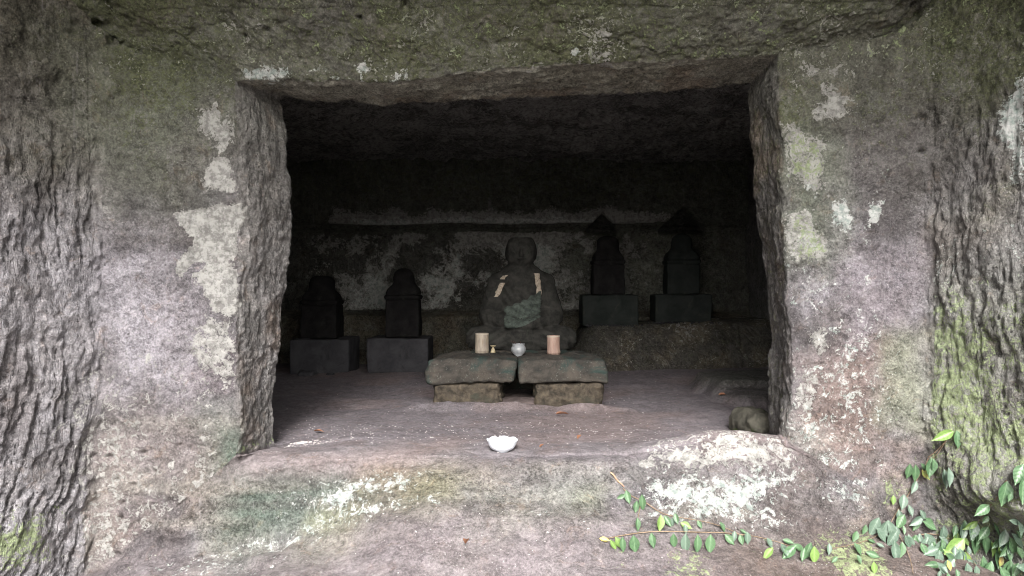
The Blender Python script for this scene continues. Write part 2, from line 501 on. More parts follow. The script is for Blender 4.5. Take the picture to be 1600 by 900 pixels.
# chamber floor and sill: foot-worn, gently rolling
D += (SIDE == 0) * (rr < kstart[4]) * (.010 * vnoise(X * 2.2, Y * 3.5, 1.5 + 0 * X) + .002 * vnoise(X * 5, Y * 10, 2.5 + 0 * X))
sill = (SIDE == 0) * sstep(kstart[4], kstart[4] + 15, rr) * (1 - sstep(kstart[6] - 10, kstart[6] + 20, rr))
D += sill * (.012 * vnoise(X * 3.2, (Z + Y) * 12, 7.7 + 0 * X) + .006 * vnoise(X * 7, Z * 40, 4.7 + 0 * X))
knob = sill * sstep(-.75, -1.05, X)
D += knob * (.014 * np.clip(vnoise(X * 16, Z * 24, Y * 10), -1, .5))
D += (SIDE == 0) * .026 * np.exp(-((Y - 4.275 - .03 * np.cos(X * 5)) / .055) ** 2) * sstep(.66, .50, np.abs(X - .04)) * (1 + .5 * fbm(B, 9, 2, 5.))
# low shelf of rock left standing in the chamber floor at the right
mx = X + .05 * fbm(B, 5, 3, 15.); my = Y + .07 * fbm(B, 5, 3, 17.)
shelf = (SIDE == 0) * sstep(1.12, 1.24, mx) * (sstep(4.30, 4.36, my) * .55 + sstep(4.52, 4.56, my) * .45) * (1 - sstep(5.15, 5.4, my))
D += .095 * shelf
# right: rock hump on the sill, overhanging foot of the right wall
D += (SIDE == 0) * .035 * np.exp(-((X - .80) / .28) ** 2 - ((Y - 3.16) / .08) ** 2)
foot = (SIDE == 1) * sstep(kstart[5] + 6, kstart[5] + 26, rr)
D += foot * (-.10 * sstep(-.10, -.24, Z) + .05 * np.exp(-((Z + .05) / .12) ** 2) * (1 + .6 * vnoise(Y * 5, Z * 3, 3 + 0 * Z)))
# recess at the crust patches on the right face, seam line along the top left
D -= .012 * np.exp(-((Z - (.985 + .03 * np.sin(X * 6))) / .008) ** 2) * (rr > kstart[4]) * (rr < kstart[5]) * (SIDE == 3) * (X < -1.1)
# little bored holes
pits = [(182, 70), (165, 45), (187, 22), (216, 43), (180, 64), (390, 70), (427, 60), (572, 46), (148, 52), (232, 20), (1426, 190), (1420, 32), (1424, 6), (176, 752), (183, 790), (168, 716), (182, 815), (238, 738), (222, 710), (181, 868), (191, 883), (204, 762), (1430, 240), (145, 65), (1405, 20), (640, 30)]
for (a, b) in pits:
    rad = rnd.uniform(.006, .013)
    ex = rnd.uniform(.9, 1.7)
    best = ((X - sx(a, YF)) / ex) ** 2 + (Z - sz(b, YF)) ** 2
    D -= .035 * np.exp(-best / rad ** 2) * (Y > 2.75) * (Y < 3.2)
P = B + N * D[..., None]

# --- colour: rock tint and lichen fields (all fixed to the rock)
wx = .022 * fbm(B, 7, 3, 51.0); wz = .022 * fbm(B, 7, 3, 57.0)
n1 = fbm(B, 2.3, 3, 61.0); n2 = fbm(B, 6.0, 4, 67.0); n3 = fbm(B, 20, 3, 71.0)
tint = np.zeros(B.shape, np.float32) + np.array((.150, .133, .140), np.float32)
tint = mixc(tint, (.30, .272, .295), .45 + 1.2 * n2 + .5 * n1)
tint = mixc(tint, (.10, .088, .090), sstep(.05, .55, fbm(B, 4.5, 5, 93., .6)) * .7)
nh = vnoise(X * 1.6, Z * 15 + Y * 9, 4.4 + 0 * X)
tint = mixc(tint, (.20, .150, .135), sstep(.15, .9, n1) * .5)
tint = mixc(tint, (.15, .13, .13), sstep(.1, .9, n3) * .5)
pale = np.zeros_like(X); white = np.zeros_like(X); green = np.zeros_like(X); moss = np.zeros_like(X); speck = np.zeros_like(X); smooth = np.zeros_like(X)
front = (rr >= kstart[4]) & ((SIDE != 0))
face_m = ((rr >= kstart[4] - 6) & (rr <= kstart[5] + 6) & (SIDE != 0)).astype(np.float32)
lowf = np.maximum(((SIDE == 0) & (rr > kstart[4])).astype(np.float32), face_m)


def FP(pts): return [(sx(a, YF), sz(b, YF)) for a, b in pts]


def SP(pts):      # points on the front of the sill, solved against its profile
    out = []
    for a, b in pts:
        y = 3.0
        for _ in range(12):
            xx = (a - 800) / F * y; zz = H - (b - 450) / F * y
            uq = np.clip((xx + 1.6) / 3.2, 0, 1)
            t = np.clip(-zz / -float(ZB4(uq)), 0, 1.2)
            y = .5 * y + .5 * float(3.1 + (YB4(uq) - 3.1) * t)
        out.append((xx, zz))
    return out


face_pale = [
    ([(273, 328), (300, 322), (375, 318), (378, 400), (352, 418), (312, 412), (284, 434), (277, 428), (298, 376), (277, 352)], 1.0, .014),
    ([(300, 436), (335, 410), (366, 416), (376, 440), (376, 480), (356, 494), (330, 486), (316, 455)], .95, .018),
    ([(287, 524), (318, 490), (365, 492), (377, 540), (372, 590), (352, 622), (343, 602), (318, 585), (292, 566)], .62, .03),
    ([(316, 172), (336, 166), (346, 186), (358, 168), (362, 236), (344, 242), (332, 216), (314, 206)], .80, .02),
    ([(332, 248), (366, 250), (366, 302), (324, 302), (308, 290), (318, 270)], .8, .02),
    ([(205, 545), (240, 545), (250, 590), (238, 575), (210, 570)], .6, .02),
    ([(1274, 132), (1300, 120), (1332, 140), (1331, 188), (1300, 197), (1270, 192)], .62, .03),
    ([(1216, 184), (1262, 196), (1300, 220), (1291, 262), (1300, 312), (1262, 304), (1226, 272)], .66, .03),
    ([(1224, 330), (1270, 326), (1281, 360), (1300, 372), (1286, 424), (1266, 410), (1246, 428), (1229, 392)], .72, .02),
    ([(1252, 514), (1292, 494), (1297, 552), (1270, 562)], .62, .02),
    ([(1234, 582), (1282, 580), (1290, 602), (1270, 657), (1250, 662), (1234, 622)], .56, .02),
    ([(1322, 604), (1362, 594), (1352, 642), (1325, 642)], .52, .02),
    ([(1232, 690), (1270, 690), (1275, 740), (1245, 755), (1225, 735)], .6, .02),
]
for pts, wgt, sf in face_pale:
    pale = np.maximum(pale, wgt * poly_field(X + wx, Z + wz, FP(pts), sf) * face_m)
face_white = [
    ([(1240, 275), (1268, 270), (1292, 300), (1280, 316), (1250, 305)], .55, .03),
    ([(1232, 350), (1268, 345), (1296, 378), (1284, 418), (1262, 402), (1238, 400)], .56, .03),
    ([(1290, 322), (1318, 312), (1331, 340), (1321, 366), (1300, 352)], .78, .02),
    ([(1348, 312), (1380, 304), (1372, 346), (1352, 352)], .74, .02),
    ([(1338, 366), (1360, 361), (1362, 380), (1346, 382)], .7, .015),
    ([(1345, 430), (1362, 425), (1363, 446), (1350, 446)], .7, .015),
    ([(1262, 225), (1298, 220), (1294, 255), (1272, 262)], .5, .02),
    ([(370, 112), (420, 98), (470, 108), (455, 126), (380, 126)], .72, .025), ([(400, 122), (560, 116), (660, 118), (560, 130), (420, 134)], .46, .02), ([(820, 96), (900, 84), (960, 90), (900, 102)], .42, .02),
    ([(548, 104), (570, 98), (580, 116), (556, 120)], .72, .015),
    ([(596, 118), (632, 108), (640, 118), (600, 126)], .7, .015),
    ([(890, 88), (905, 76), (918, 88), (900, 98)], .75, .015),
    ([(470, 106), (510, 104), (512, 120), (470, 122)], .55, .02),
    ([(1320, 745), (1352, 735), (1345, 800), (1310, 815), (1295, 790)], .72, .03),
    ([(1285, 770), (1300, 765), (1300, 800), (1285, 800)], .6, .02),
]
for pts, wgt, sf in face_white:
    white = np.maximum(white, wgt * poly_field(X + wx, Z + wz, FP(pts), sf) * face_m)
# right wall crust
rw = ((SIDE == 1) & (rr > kstart[5] + 4)).astype(np.float32)
lw = ((SIDE == 3) & (rr > kstart[5] + 4)).astype(np.float32)


def WP(pts, xw):      # onto the flared side walls
    out = []
    for a, b in pts:
        k = abs(a - 800) / F
        y = (1.60 + .52 * 3.1) / (k + .52)
        out.append((y, H - (b - 450) / F * y))
    return out


for pts, wgt in (([(1566, 165), (1625, 110), (1625, 292), (1576, 294), (1590, 240), (1568, 215)], .74), ([(1583, 350), (1594, 352), (1590, 376), (1582, 368)], .7)):
    white = np.maximum(white, wgt * poly_field(Y + wx, Z + wz, WP(pts, 1.66), .03) * rw)
green = np.maximum(green, rw * (.47 * sstep(1.05, .4, Z) + .16 * n2 * sstep(1.0, .5, Z)))
green = np.maximum(green, .62 * poly_field(Y + wx, Z + wz, WP([(-20, 780), (30, 800), (58, 778), (104, 790), (96, 880), (40, 905), (-20, 905)], -1.68), .05) * lw)
green = np.maximum(green, lw * .16 * sstep(.1, -.3, Z))
pale = np.maximum(pale, rw * .28 * sstep(1.9, .9, Z) * (.6 + .4 * n2))
white = np.maximum(white, rw * .16 * sstep(.6, 0, Z))
wl_ = wallness * sstep(1.2, .5, Z)
tint = mixc(tint, (.34, .315, .33), wl_ * (.6 + .3 * n2) * (SIDE == 3)); tint = mixc(tint, (.27, .27, .22), wl_ * (.45 + .3 * n2) * (SIDE == 1))
# face: green flecks on the right, warm stains low down, dark algae toward the top
green = np.maximum(green, face_m * (X > 0) * (.27 * sstep(.8, .1, Z) * sstep(1.2, 1.55, X)))
green = np.maximum(green, face_m * (X > 0) * .62 * poly_field(X + wx, Z + wz, FP([(1365, 745), (1400, 740), (1412, 770), (1390, 800), (1360, 790)]), .04))
tint = mixc(tint, (.27, .20, .155), lowf * .30 * sstep(.25, -.05, Z) * sstep(-.1, .5, n1 + .5 * n2) * sstep(-.8, -1.1, X))
tint = mixc(tint, (.12, .16, .12), face_m * .55 * poly_field(X + wx, Z + wz, FP([(322, 640), (362, 625), (380, 700), (400, 800), (340, 800), (325, 720)]), .04))
tint = mixc(tint, (.215, .145, .115), lowf * .55 * sstep(.95, 1.15, X) * sstep(.2, .0, Z) * sstep(-.3, .4, n2))
speck = np.maximum(speck, face_m * (X > 0) * (.35 + .6 * sstep(.1, -.15, Z)))
speck = np.maximum(speck, face_m * (X < 0) * .25)
topz = sstep(.70, 1.6, Z + .16 * n1 + .08 * n2)
moss = np.maximum(moss, (front | outer) * (.56 * topz + .25 * n1 * topz + .15 * n2 * topz) * (SIDE != 0))
moss *= np.where(SIDE == 3, 1 - .45 * sstep(-1.45, -1.62, X), 1.0)
upg = sstep(1.35, 1.6, Z) * (rr > kstart[4]) * (SIDE != 0) * sstep(-1.7, -1.0, X)
tint = mixc(tint, (.14, .145, .085), topz * (.55 + .2 * n2) * (SIDE != 0) * (rr > kstart[3]))
tint = mixc(tint, (.125, .105, .085), topz * .6 * (SIDE == 3) * sstep(-1.3, -1.6, X))
green = np.maximum(green, upg * (.34 + .16 * n3) * .9)
pale = np.maximum(pale, (rr > kstart[4]) * (SIDE != 0) * topz * (.24 + .12 * n2))
fm2 = (sstep(kstart[5] + 60, kstart[5] - 5, rr + 25 * n2) * (rr >= kstart[4] - 6) * (SIDE != 0)).astype(np.float32)


def wash(tn, c, wt, pts, sf, m_, P_=FP):
    f = poly_field(X + 3 * wx, Z + 3 * wz, P_(pts), sf)
    return mixc(tn, c, wt * sstep(.15, .85, f + .35 * n2 * (f > 0) * (f < 1)) * m_)


for c, wt, pts in [
    ((.37, .335, .365), .70, [(165, 400), (285, 400), (300, 610), (170, 640)]),
    ((.32, .285, .31), .60, [(240, 470), (320, 470), (330, 620), (230, 640)]),
    ((.135, .140, .105), .55, [(40, 30), (360, 60), (330, 320), (190, 330), (120, 200)]),
    ((.10, .09, .095), .55, [(190, 300), (372, 290), (372, 318), (270, 320), (200, 345)]),
    ((.145, .115, .125), .50, [(318, 560), (372, 540), (372, 640), (300, 660)]),
    ((.13, .115, .11), .55, [(296, 190), (330, 200), (345, 290), (300, 300), (270, 260)]),
    ((.30, .25, .24), .5, [(170, 640), (340, 640), (330, 760), (170, 760)]),
    ((.22, .17, .17), .5, [(180, 770), (350, 765), (340, 850), (180, 860)]),
    ((.32, .275, .305), .65, [(1300, 400), (1440, 400), (1440, 560), (1310, 560)]),
    ((.27, .29, .19), .55, [(1370, 540), (1442, 520), (1442, 680), (1380, 650)]),
    ((.29, .205, .185), .50, [(1240, 540), (1370, 540), (1390, 740), (1260, 740)]),
    ((.34, .32, .30), .55, [(1225, 640), (1300, 660), (1300, 740), (1230, 745)]),
    ((.115, .10, .10), .60, [(1300, 200), (1430, 190), (1430, 300), (1340, 310), (1300, 290)]),
    ((.09, .085, .075), .60, [(1330, 100), (1400, 110), (1410, 180), (1330, 180)]),
    ((.21, .23, .17), .50, [(1215, 200), (1300, 215), (1300, 430), (1225, 430)])]:
    tint = wash(tint, c, wt, pts, .08, fm2)
for c, wt, pts in [
    ((.36, .28, .205), .55, [(560, 712), (770, 705), (760, 745), (600, 760)]),
    ((.31, .28, .295), .60, [(690, 735), (980, 720), (1000, 790), (700, 790)]),
    ((.38, .35, .27), .50, [(430, 850), (560, 785), (720, 760), (700, 800), (540, 850)]),
    ((.20, .17, .165), .5, [(560, 800), (930, 790), (930, 830), (560, 840)]),
    ((.17, .175, .175), .5, [(960, 740), (1010, 735), (1010, 770), (960, 775)])]:
    tint = wash(tint, c, wt, pts, .05, lowf, SP)
white = np.maximum(white, fm2 * sstep(.95, 1.1, X) * np.clip(.31 + .20 * n1 + .10 * n2, 0, .44) * sstep(1.45, 1.1, Z) * sstep(1.9, 1.3, X))
pale = np.maximum(pale, fm2 * sstep(-.95, -1.2, X) * np.clip(.34 + .26 * n1, 0, .5) * sstep(.9, .3, Z))
pale = np.maximum(pale, fm2 * np.clip(.36 + .22 * n2, 0, .5) * sstep(1.35, 1.5, Z) * sstep(-1.5, -1.1, X))
white = np.maximum(white, rw * np.clip(.34 + .25 * n1, 0, .5) * sstep(1.2, .6, Z))
for pts in ([(1225, 335), (1270, 330), (1285, 360), (1300, 375), (1285, 420), (1240, 425)], [(1222, 200), (1262, 200), (1298, 225), (1290, 300), (1230, 275)]):
    green = np.maximum(green, face_m * .50 * poly_field(X + wx, Z + wz, FP(pts), .03))
# reveals
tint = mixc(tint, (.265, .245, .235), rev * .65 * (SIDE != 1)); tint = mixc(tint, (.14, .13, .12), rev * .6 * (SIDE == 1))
tint = mixc(tint, (.34, .318, .265), rev * (SIDE == 2) * .9)  # paler soffit: light bounced off the ground is put into the tint
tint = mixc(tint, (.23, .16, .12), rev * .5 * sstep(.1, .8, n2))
moss = np.maximum(moss, rev * (SIDE == 1) * (.34 + .15 * n2)); moss = np.maximum(moss, rev * (SIDE == 3) * .22 * sstep(.3, 1.4, Z))
green = np.maximum(green, rev * (SIDE == 3) * .46 * sstep(.14, .0, Z))
pale = np.maximum(pale, rev * (SIDE == 3) * (.25 + .14 * n2))
# sill
sm_ = (((SIDE == 0) & (rr >= kstart[4] - 22)) | ((face_m > 0) & (Z < .25))).astype(np.float32)
tint = mixc(tint, (.28, .25, .21), sm_ * .4 * sstep(.0, -.1, Z) * sstep(-.4, .4, n2))
tint = mixc(tint, (.10, .135, .11), sm_ * .8 * poly_field(X + wx, Z + wz, SP([(330, 640), (372, 690), (380, 715), (520, 725), (560, 770), (500, 830), (380, 870), (330, 850), (345, 760)]), .07))
tint = mixc(tint, (.30, .30, .18), sm_ * .65 * poly_field(X + 2 * wx, Z + wz, SP([(480, 820), (560, 780), (680, 730), (720, 740), (700, 775), (600, 800), (500, 840)]), .05))
tint = mixc(tint, (.25, .29, .18), sm_ * .5 * poly_field(X + 2 * wx, Z + wz, SP([(740, 785), (930, 765), (930, 800), (740, 815)]), .05))
tint = mixc(tint, (.33, .25, .18), sm_ * .5 * poly_field(X + wx, Z + wz, SP([(560, 712), (680, 708), (700, 735), (600, 760), (560, 745)]), .05))
for pts, wgt, sf in [
    ([(478, 782), (552, 748), (640, 732), (676, 748), (600, 772), (562, 792), (512, 816), (482, 802)], .72, .045),
    ([(990, 790), (1010, 745), (1060, 725), (1120, 735), (1200, 715), (1245, 722), (1262, 745), (1205, 785), (1238, 815), (1195, 834), (1100, 818), (1000, 806)], .68, .06),
    ([(800, 788), (860, 780), (870, 800), (810, 806)], .55, .03),
    ([(180, 905), (300, 868), (560, 778), (700, 764), (690, 794), (520, 840), (320, 890), (200, 912)], .54, .04), ([(400, 740), (640, 728), (620, 800), (420, 850)], .40, .06), ([(700, 730), (960, 720), (960, 760), (700, 770)], .33, .05),
    ([(1250, 740), (1360, 735), (1350, 812), (1250, 818)], .46, .05),
    ([(600, 725), (690, 722), (700, 745), (600, 750)], .40, .04), ([(430, 740), (520, 735), (520, 800), (430, 800)], .34, .05), ([(190, 860), (360, 830), (370, 860), (200, 890)], .34, .04),
]:
    white = np.maximum(white, wgt * poly_field(X + 1.5 * wx, Z + wz, SP(pts), sf) * sm_)
pale = np.maximum(pale, .62 * poly_field(X + wx, Z + wz, SP([(985, 730), (1035, 696), (1110, 690), (1245, 690), (1262, 735), (1180, 735), (1060, 742), (1000, 742)]), .03) * sm_)
pale = np.maximum(pale, sm_ * .25 * sstep(.0, -.08, Z) * (.6 + .5 * n2))
moss = np.maximum(moss, sm_ * .55 * poly_field(X + 2 * wx, Z + wz, SP([(1060, 702), (1200, 692), (1200, 720), (1060, 728)]), .02))
for pts, wgt in [([(1262, 835), (1350, 828), (1362, 878), (1280, 880)], .75), ([(1330, 815), (1400, 815), (1400, 850), (1330, 850)], .42), ([(1140, 820), (1260, 825), (1250, 880), (1140, 860)], .36), ([(1035, 862), (1095, 850), (1110, 920), (1015, 920)], .62), ([(1055, 860), (1090, 850), (1090, 880), (1055, 880)], .6), ([(950, 840), (1000, 845), (990, 875), (950, 875)], .5), ([(180, 880), (330, 868), (330, 900), (180, 905)], .35)]:
    green = np.maximum(green, wgt * poly_field(X + 1.5 * wx, Z + wz, SP(pts), .05) * sm_)
tint = mixc(tint, (.30, .27, .24), sm_ * .5 * sstep(.1, .8, nh)); tint = mixc(tint, (.13, .115, .11), sm_ * .45 * sstep(-.2, -.8, nh))
speck = np.maximum(speck, sm_ * (.30 + .5 * sstep(.9, 1.3, X)))
# worn purple-brown floor of chamber and ground before the sill
fl = (SIDE == 0) & (rr < kstart[4] + 6)
flm = sstep(kstart[4] + 34 + 14 * n2, kstart[4] - 6, rr) * (SIDE == 0)
tint = mixc(tint, (.165, .140, .152), flm * .85)
tint = mixc(tint, (.24, .17, .155), flm * .35 * sstep(.0, .8, n1))
tint = mixc(tint, (.14, .105, .105), flm * .4 * sstep(.2, .9, n2))
gnd = (SIDE == 0) * sstep(kstart[5] - 34 + 22 * n2, kstart[5] + 34 + 22 * n2, rr)
tint = mixc(tint, (.190, .158, .166), gnd * .8)
tint = mixc(tint, (.125, .095, .085), gnd * sstep(.45, .9, X) * .9)
tint = mixc(tint, (.16, .13, .09), gnd * sstep(-1.5, -4, Y))
tint = mixc(tint, (.095, .095, .082), shelf * .8)
smooth = np.maximum(flm * .9, gnd * .6) * (1 - .7 * shelf)
smooth = np.maximum(smooth, face_m * .35)
speck = np.maximum(speck, flm * .15)
green *= (1 - flm)
# inside the chamber
ins = inside.astype(np.float32) * (SIDE != 0)
tint = mixc(tint, (.20, .195, .185), ins * .8)
moss = np.maximum(moss, ins * .20); pale = np.maximum(pale, ins * (SIDE == 2) * (.50 + .2 * n2))

stria = np.clip(wallness * sstep(1.5, 1.0, Z) + jam * .7, 0, 1)
tint = tint * np.array((.955, 1.0, .995), np.float32)
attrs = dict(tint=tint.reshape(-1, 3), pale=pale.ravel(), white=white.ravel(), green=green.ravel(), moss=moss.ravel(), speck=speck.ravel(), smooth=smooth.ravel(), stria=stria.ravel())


def cut(name, r0, r1, sides, kind='structure'):
    """piece of the ring sheet: rows r0..r1, given ring sides"""
    r = np.arange(r0, r1)[:, None]; c = np.arange(NC)[None, :]
    a = r * NC + c; b = r * NC + (c + 1) % NC
    f = np.stack([a, a + NC, b + NC, b], -1)
    sel = np.isin(np.broadcast_to(side[None, :], f.shape[:2]), sides)
    f = f[sel]
    used, inv = np.unique(f, return_inverse=True)
    f = inv.reshape(f.shape)
    o = np_mesh(name, P.reshape(-1, 3)[used], f, ROCK, {k: v[used] for k, v in attrs.items()}, kind)
    return o


k2, k4, k5 = kstart[2], kstart[4], kstart[5]
chamber_floor = cut('chamber_floor', 0, k4 + 4, [0])
rock_sill = cut('rock_sill', k4 + 4, k5, [0])
ground_step = cut('ground', k5, NR - 1, [0])
rock_face = cut('rock_face', k2, k5, [1, 2, 3])
rock_wall_right = cut('rock_wall', k5, NR - 1, [1])
rock_wall_left = cut('rock_wall', k5, NR - 1, [3])
overhang = cut('rock_overhang', k5, NR - 1, [2])
cut('chamber_ceiling', 0, k2, [2])
cut('chamber_wall', 0, k2, [1])
cut('chamber_wall', 0, k2, [3])

gm = simple_mat('woodland_soil', (.14, .13, .125), (.20, .19, .18), 2.0, 0.95, 0.03, 0.1, obj=False)
gx, gy = np.meshgrid(np.linspace(-1, 1, 60) ** 3 * 300, np.linspace(0, 1, 60) ** 2 * -300 + .4)
GZ = -.70 + .0 * gx + .10 * vnoise(gx * .4, gy * .4, 0 * gx) * sstep(2, 6, -gy)
np_mesh('ground', np.stack([gx, gy, GZ], -1), grid_faces(60, 60)[:, ::-1], gm, kind='structure')

# ------------------------------------------------------------------ back wall of the chamber
nx, nz = 460, 250
gx, gz = np.meshgrid(np.linspace(-2.12, 2.12, nx), np.linspace(-.1, 2.0, nz))
gx = gx.astype(np.float32); gz = gz.astype(np.float32)
Q = np.stack([gx, np.full_like(gx, 6.8), gz], -1)
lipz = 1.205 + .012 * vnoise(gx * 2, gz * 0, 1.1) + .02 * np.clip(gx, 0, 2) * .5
yy = 6.80 + .03 * fbm(Q, 1.8, 3, 3.0) + .014 * fbm(Q, 9, 3, 6.0) + .007 * fbm(Q, 26, 2, 8.0)
up = sstep(lipz - .008, lipz + .008, gz)
yy -= up * (.085 - .10 * np.clip(gz - lipz, 0, 1))
yy -= .045 * np.exp(-((gz - (lipz - .045)) / .013) ** 2)
yy -= (1 - sstep(.42, .47, gz + .015 * vnoise(gx * 4, gz, 2.2))) * (.12 + .10 * (gx < .45)) * (1 + .3 * vnoise(gx * 6, gz * 6, 4.))
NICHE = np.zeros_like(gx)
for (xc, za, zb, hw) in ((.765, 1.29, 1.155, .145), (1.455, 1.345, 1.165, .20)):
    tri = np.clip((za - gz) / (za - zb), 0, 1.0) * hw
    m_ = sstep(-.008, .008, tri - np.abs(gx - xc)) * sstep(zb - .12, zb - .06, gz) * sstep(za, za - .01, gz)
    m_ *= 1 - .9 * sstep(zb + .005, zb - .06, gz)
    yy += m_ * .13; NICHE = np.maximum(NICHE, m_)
Q[..., 1] = yy
n1 = fbm(Q, 2.3, 3, 61.0); n2 = fbm(Q, 6, 4, 67.0); n3 = fbm(Q, 18, 3, 11.0)
tb = np.zeros(Q.shape, np.float32) + np.array((.13, .135, .115), np.float32)
lower = sstep(.45, .5, gz) * sstep(lipz - .04, lipz - .10, gz)
tb = mixc(tb, (.115, .115, .108), lower * .75)
tb = mixc(tb, (.24, .25, .215), lower * sstep(.25, .6, gx) * sstep(2.1, 1.6, gx) * (.55 + .5 * n2))
tb = mixc(tb, (.16, .135, .10), sstep(.5, .44, gz) * (.5 + .6 * n2))
tb = mixc(tb, (.08, .085, .07), sstep(lipz + .25, lipz + .5, gz) * .3)
cst = fbm(Q, 3.5, 6, 101., .62)
palb = lower * (.74 + 1.15 * cst) * sstep(1.8, .5, gx) * sstep(-2.1, -1.2, gx)
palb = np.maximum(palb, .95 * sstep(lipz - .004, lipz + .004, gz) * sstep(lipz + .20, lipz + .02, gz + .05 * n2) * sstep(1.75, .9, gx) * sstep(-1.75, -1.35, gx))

mosb = np.maximum(.30 * lower * sstep(.2, .6, gx), .42 * sstep(lipz + .05, lipz + .25, gz))
mosb = mosb * (1 - .9 * sstep(lipz + .15, lipz + .02, gz) * sstep(lipz - .01, lipz, gz))
mosb = np.maximum(mosb, lower * .40 * sstep(.95, 1.12, gz))
grb = .16 * np.ones_like(gx) + .1 * n1
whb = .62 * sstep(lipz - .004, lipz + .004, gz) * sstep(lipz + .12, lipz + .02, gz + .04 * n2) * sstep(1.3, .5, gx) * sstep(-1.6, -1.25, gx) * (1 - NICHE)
whb = np.maximum(whb, lower * np.clip(.54 + 1.0 * cst, 0, .80) * sstep(1.0, .2, gx) * sstep(-2, -.9, gx) * sstep(1.15, .95, gz))
palb = palb * (1 - NICHE); tb = mixc(tb, (.05, .05, .045), NICHE * .8)  # niche hollows painted dark, their shade put into the tint
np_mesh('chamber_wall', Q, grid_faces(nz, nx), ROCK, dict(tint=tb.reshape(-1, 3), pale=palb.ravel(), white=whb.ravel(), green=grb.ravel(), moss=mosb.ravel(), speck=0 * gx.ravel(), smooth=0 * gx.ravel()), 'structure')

# rock ledge at the right under the raised memorial stones
nu, nv = 260, 110
u = np.linspace(0, 1, nu); v = np.linspace(0, 1, nv)
prof = np.array([(0, 6.95, .40), (.5, 6.08, .375), (.56, 6.0, .34), (.62, 5.97, .30), (.9, 5.90, .12), (1.0, 5.86, .02)])
uu, vv = np.meshgrid(u, v)
lx = .40 + 1.75 * uu
ly = np.interp(vv, prof[:, 0], prof[:, 1]); lz = np.interp(vv, prof[:, 0], prof[:, 2]) + .03 * sstep(.55, .75, lx / 2)
endl = sstep(.62, .40, lx)
lz = lz - endl * .33 * (1 - vv * .6); ly = ly + endl * .3
Ql = np.stack([lx, ly, lz], -1).astype(np.float32)
gr = vnoise((lx + lz * .9) * 18, lz * 4, 3. + 0 * lx)
dd = .02 * fbm(Ql, 5, 3, 2.) + .010 * fbm(Ql, 22, 2, 4.) - .028 * np.clip(1 - np.abs(gr) * 3, 0, 1) * sstep(.55, .65, vv)
dd = dd - .05 * np.exp(-((lx - 1.72) / .012) ** 2) * sstep(.5, .6, vv)
Ql[..., 1] -= dd * sstep(.4, .6, vv); Ql[..., 2] += .6 * dd * (1 - sstep(.5, .6, vv))
n2 = fbm(Ql, 7, 3, 67.0)
tl = np.zeros(Ql.shape, np.float32) + np.array((.10, .095, .085), np.float32)
tl = mixc(tl, (.19, .165, .12), sstep(-.2, .6, n2) * .7)
z0 = np.zeros(nu * nv, np.float32)
np_mesh('rock_ledge', Ql, grid_faces(nv, nu), ROCK, dict(tint=tl.reshape(-1, 3), pale=(.30 + .15 * n2).ravel(), white=z0, green=z0 + .14, moss=z0 + .34, speck=z0, smooth=z0), 'structure')

DG = bpy.context.evaluated_depsgraph_get()


def bvh_of(objs):
    vs = []; fs = []; off = 0
    for o in objs:
        me = o.data
        a = np.zeros(len(me.vertices) * 3, np.float32); me.vertices.foreach_get('co', a)
        b = np.zeros(len(me.loops), np.int32); me.loops.foreach_get('vertex_index', b)
        a = a.reshape(-1, 3); b = b.reshape(-1, 4)
        vs.append(a); fs.append(b + off); off += len(a)
    return np.concatenate(vs), np.concatenate(fs)


def sub_bvh(objs, x0, x1, y0, y1):
    V, Fq = bvh_of(objs)
    c = V[Fq[:, 0]]
    m = (c[:, 0] > x0) & (c[:, 0] < x1) & (c[:, 1] > y0) & (c[:, 1] < y1)
    Fq = Fq[m]
    used, inv = np.unique(Fq, return_inverse=True)
    return BVHTree.FromPolygons(V[used].tolist(), inv.reshape(Fq.shape).tolist())


FLOOR = sub_bvh([chamber_floor], -1.9, 1.9, 3.0, 6.9)
SILL = sub_bvh([rock_sill, ground_step, rock_wall_right, rock_face], .1, 2.2, 1.6, 3.25)


def floor_z(x, y):
    h = FLOOR.ray_cast(Vector((x, y, 1.0)), Vector((0, 0, -1)))
    return h[0].z if h[0] else 0.0


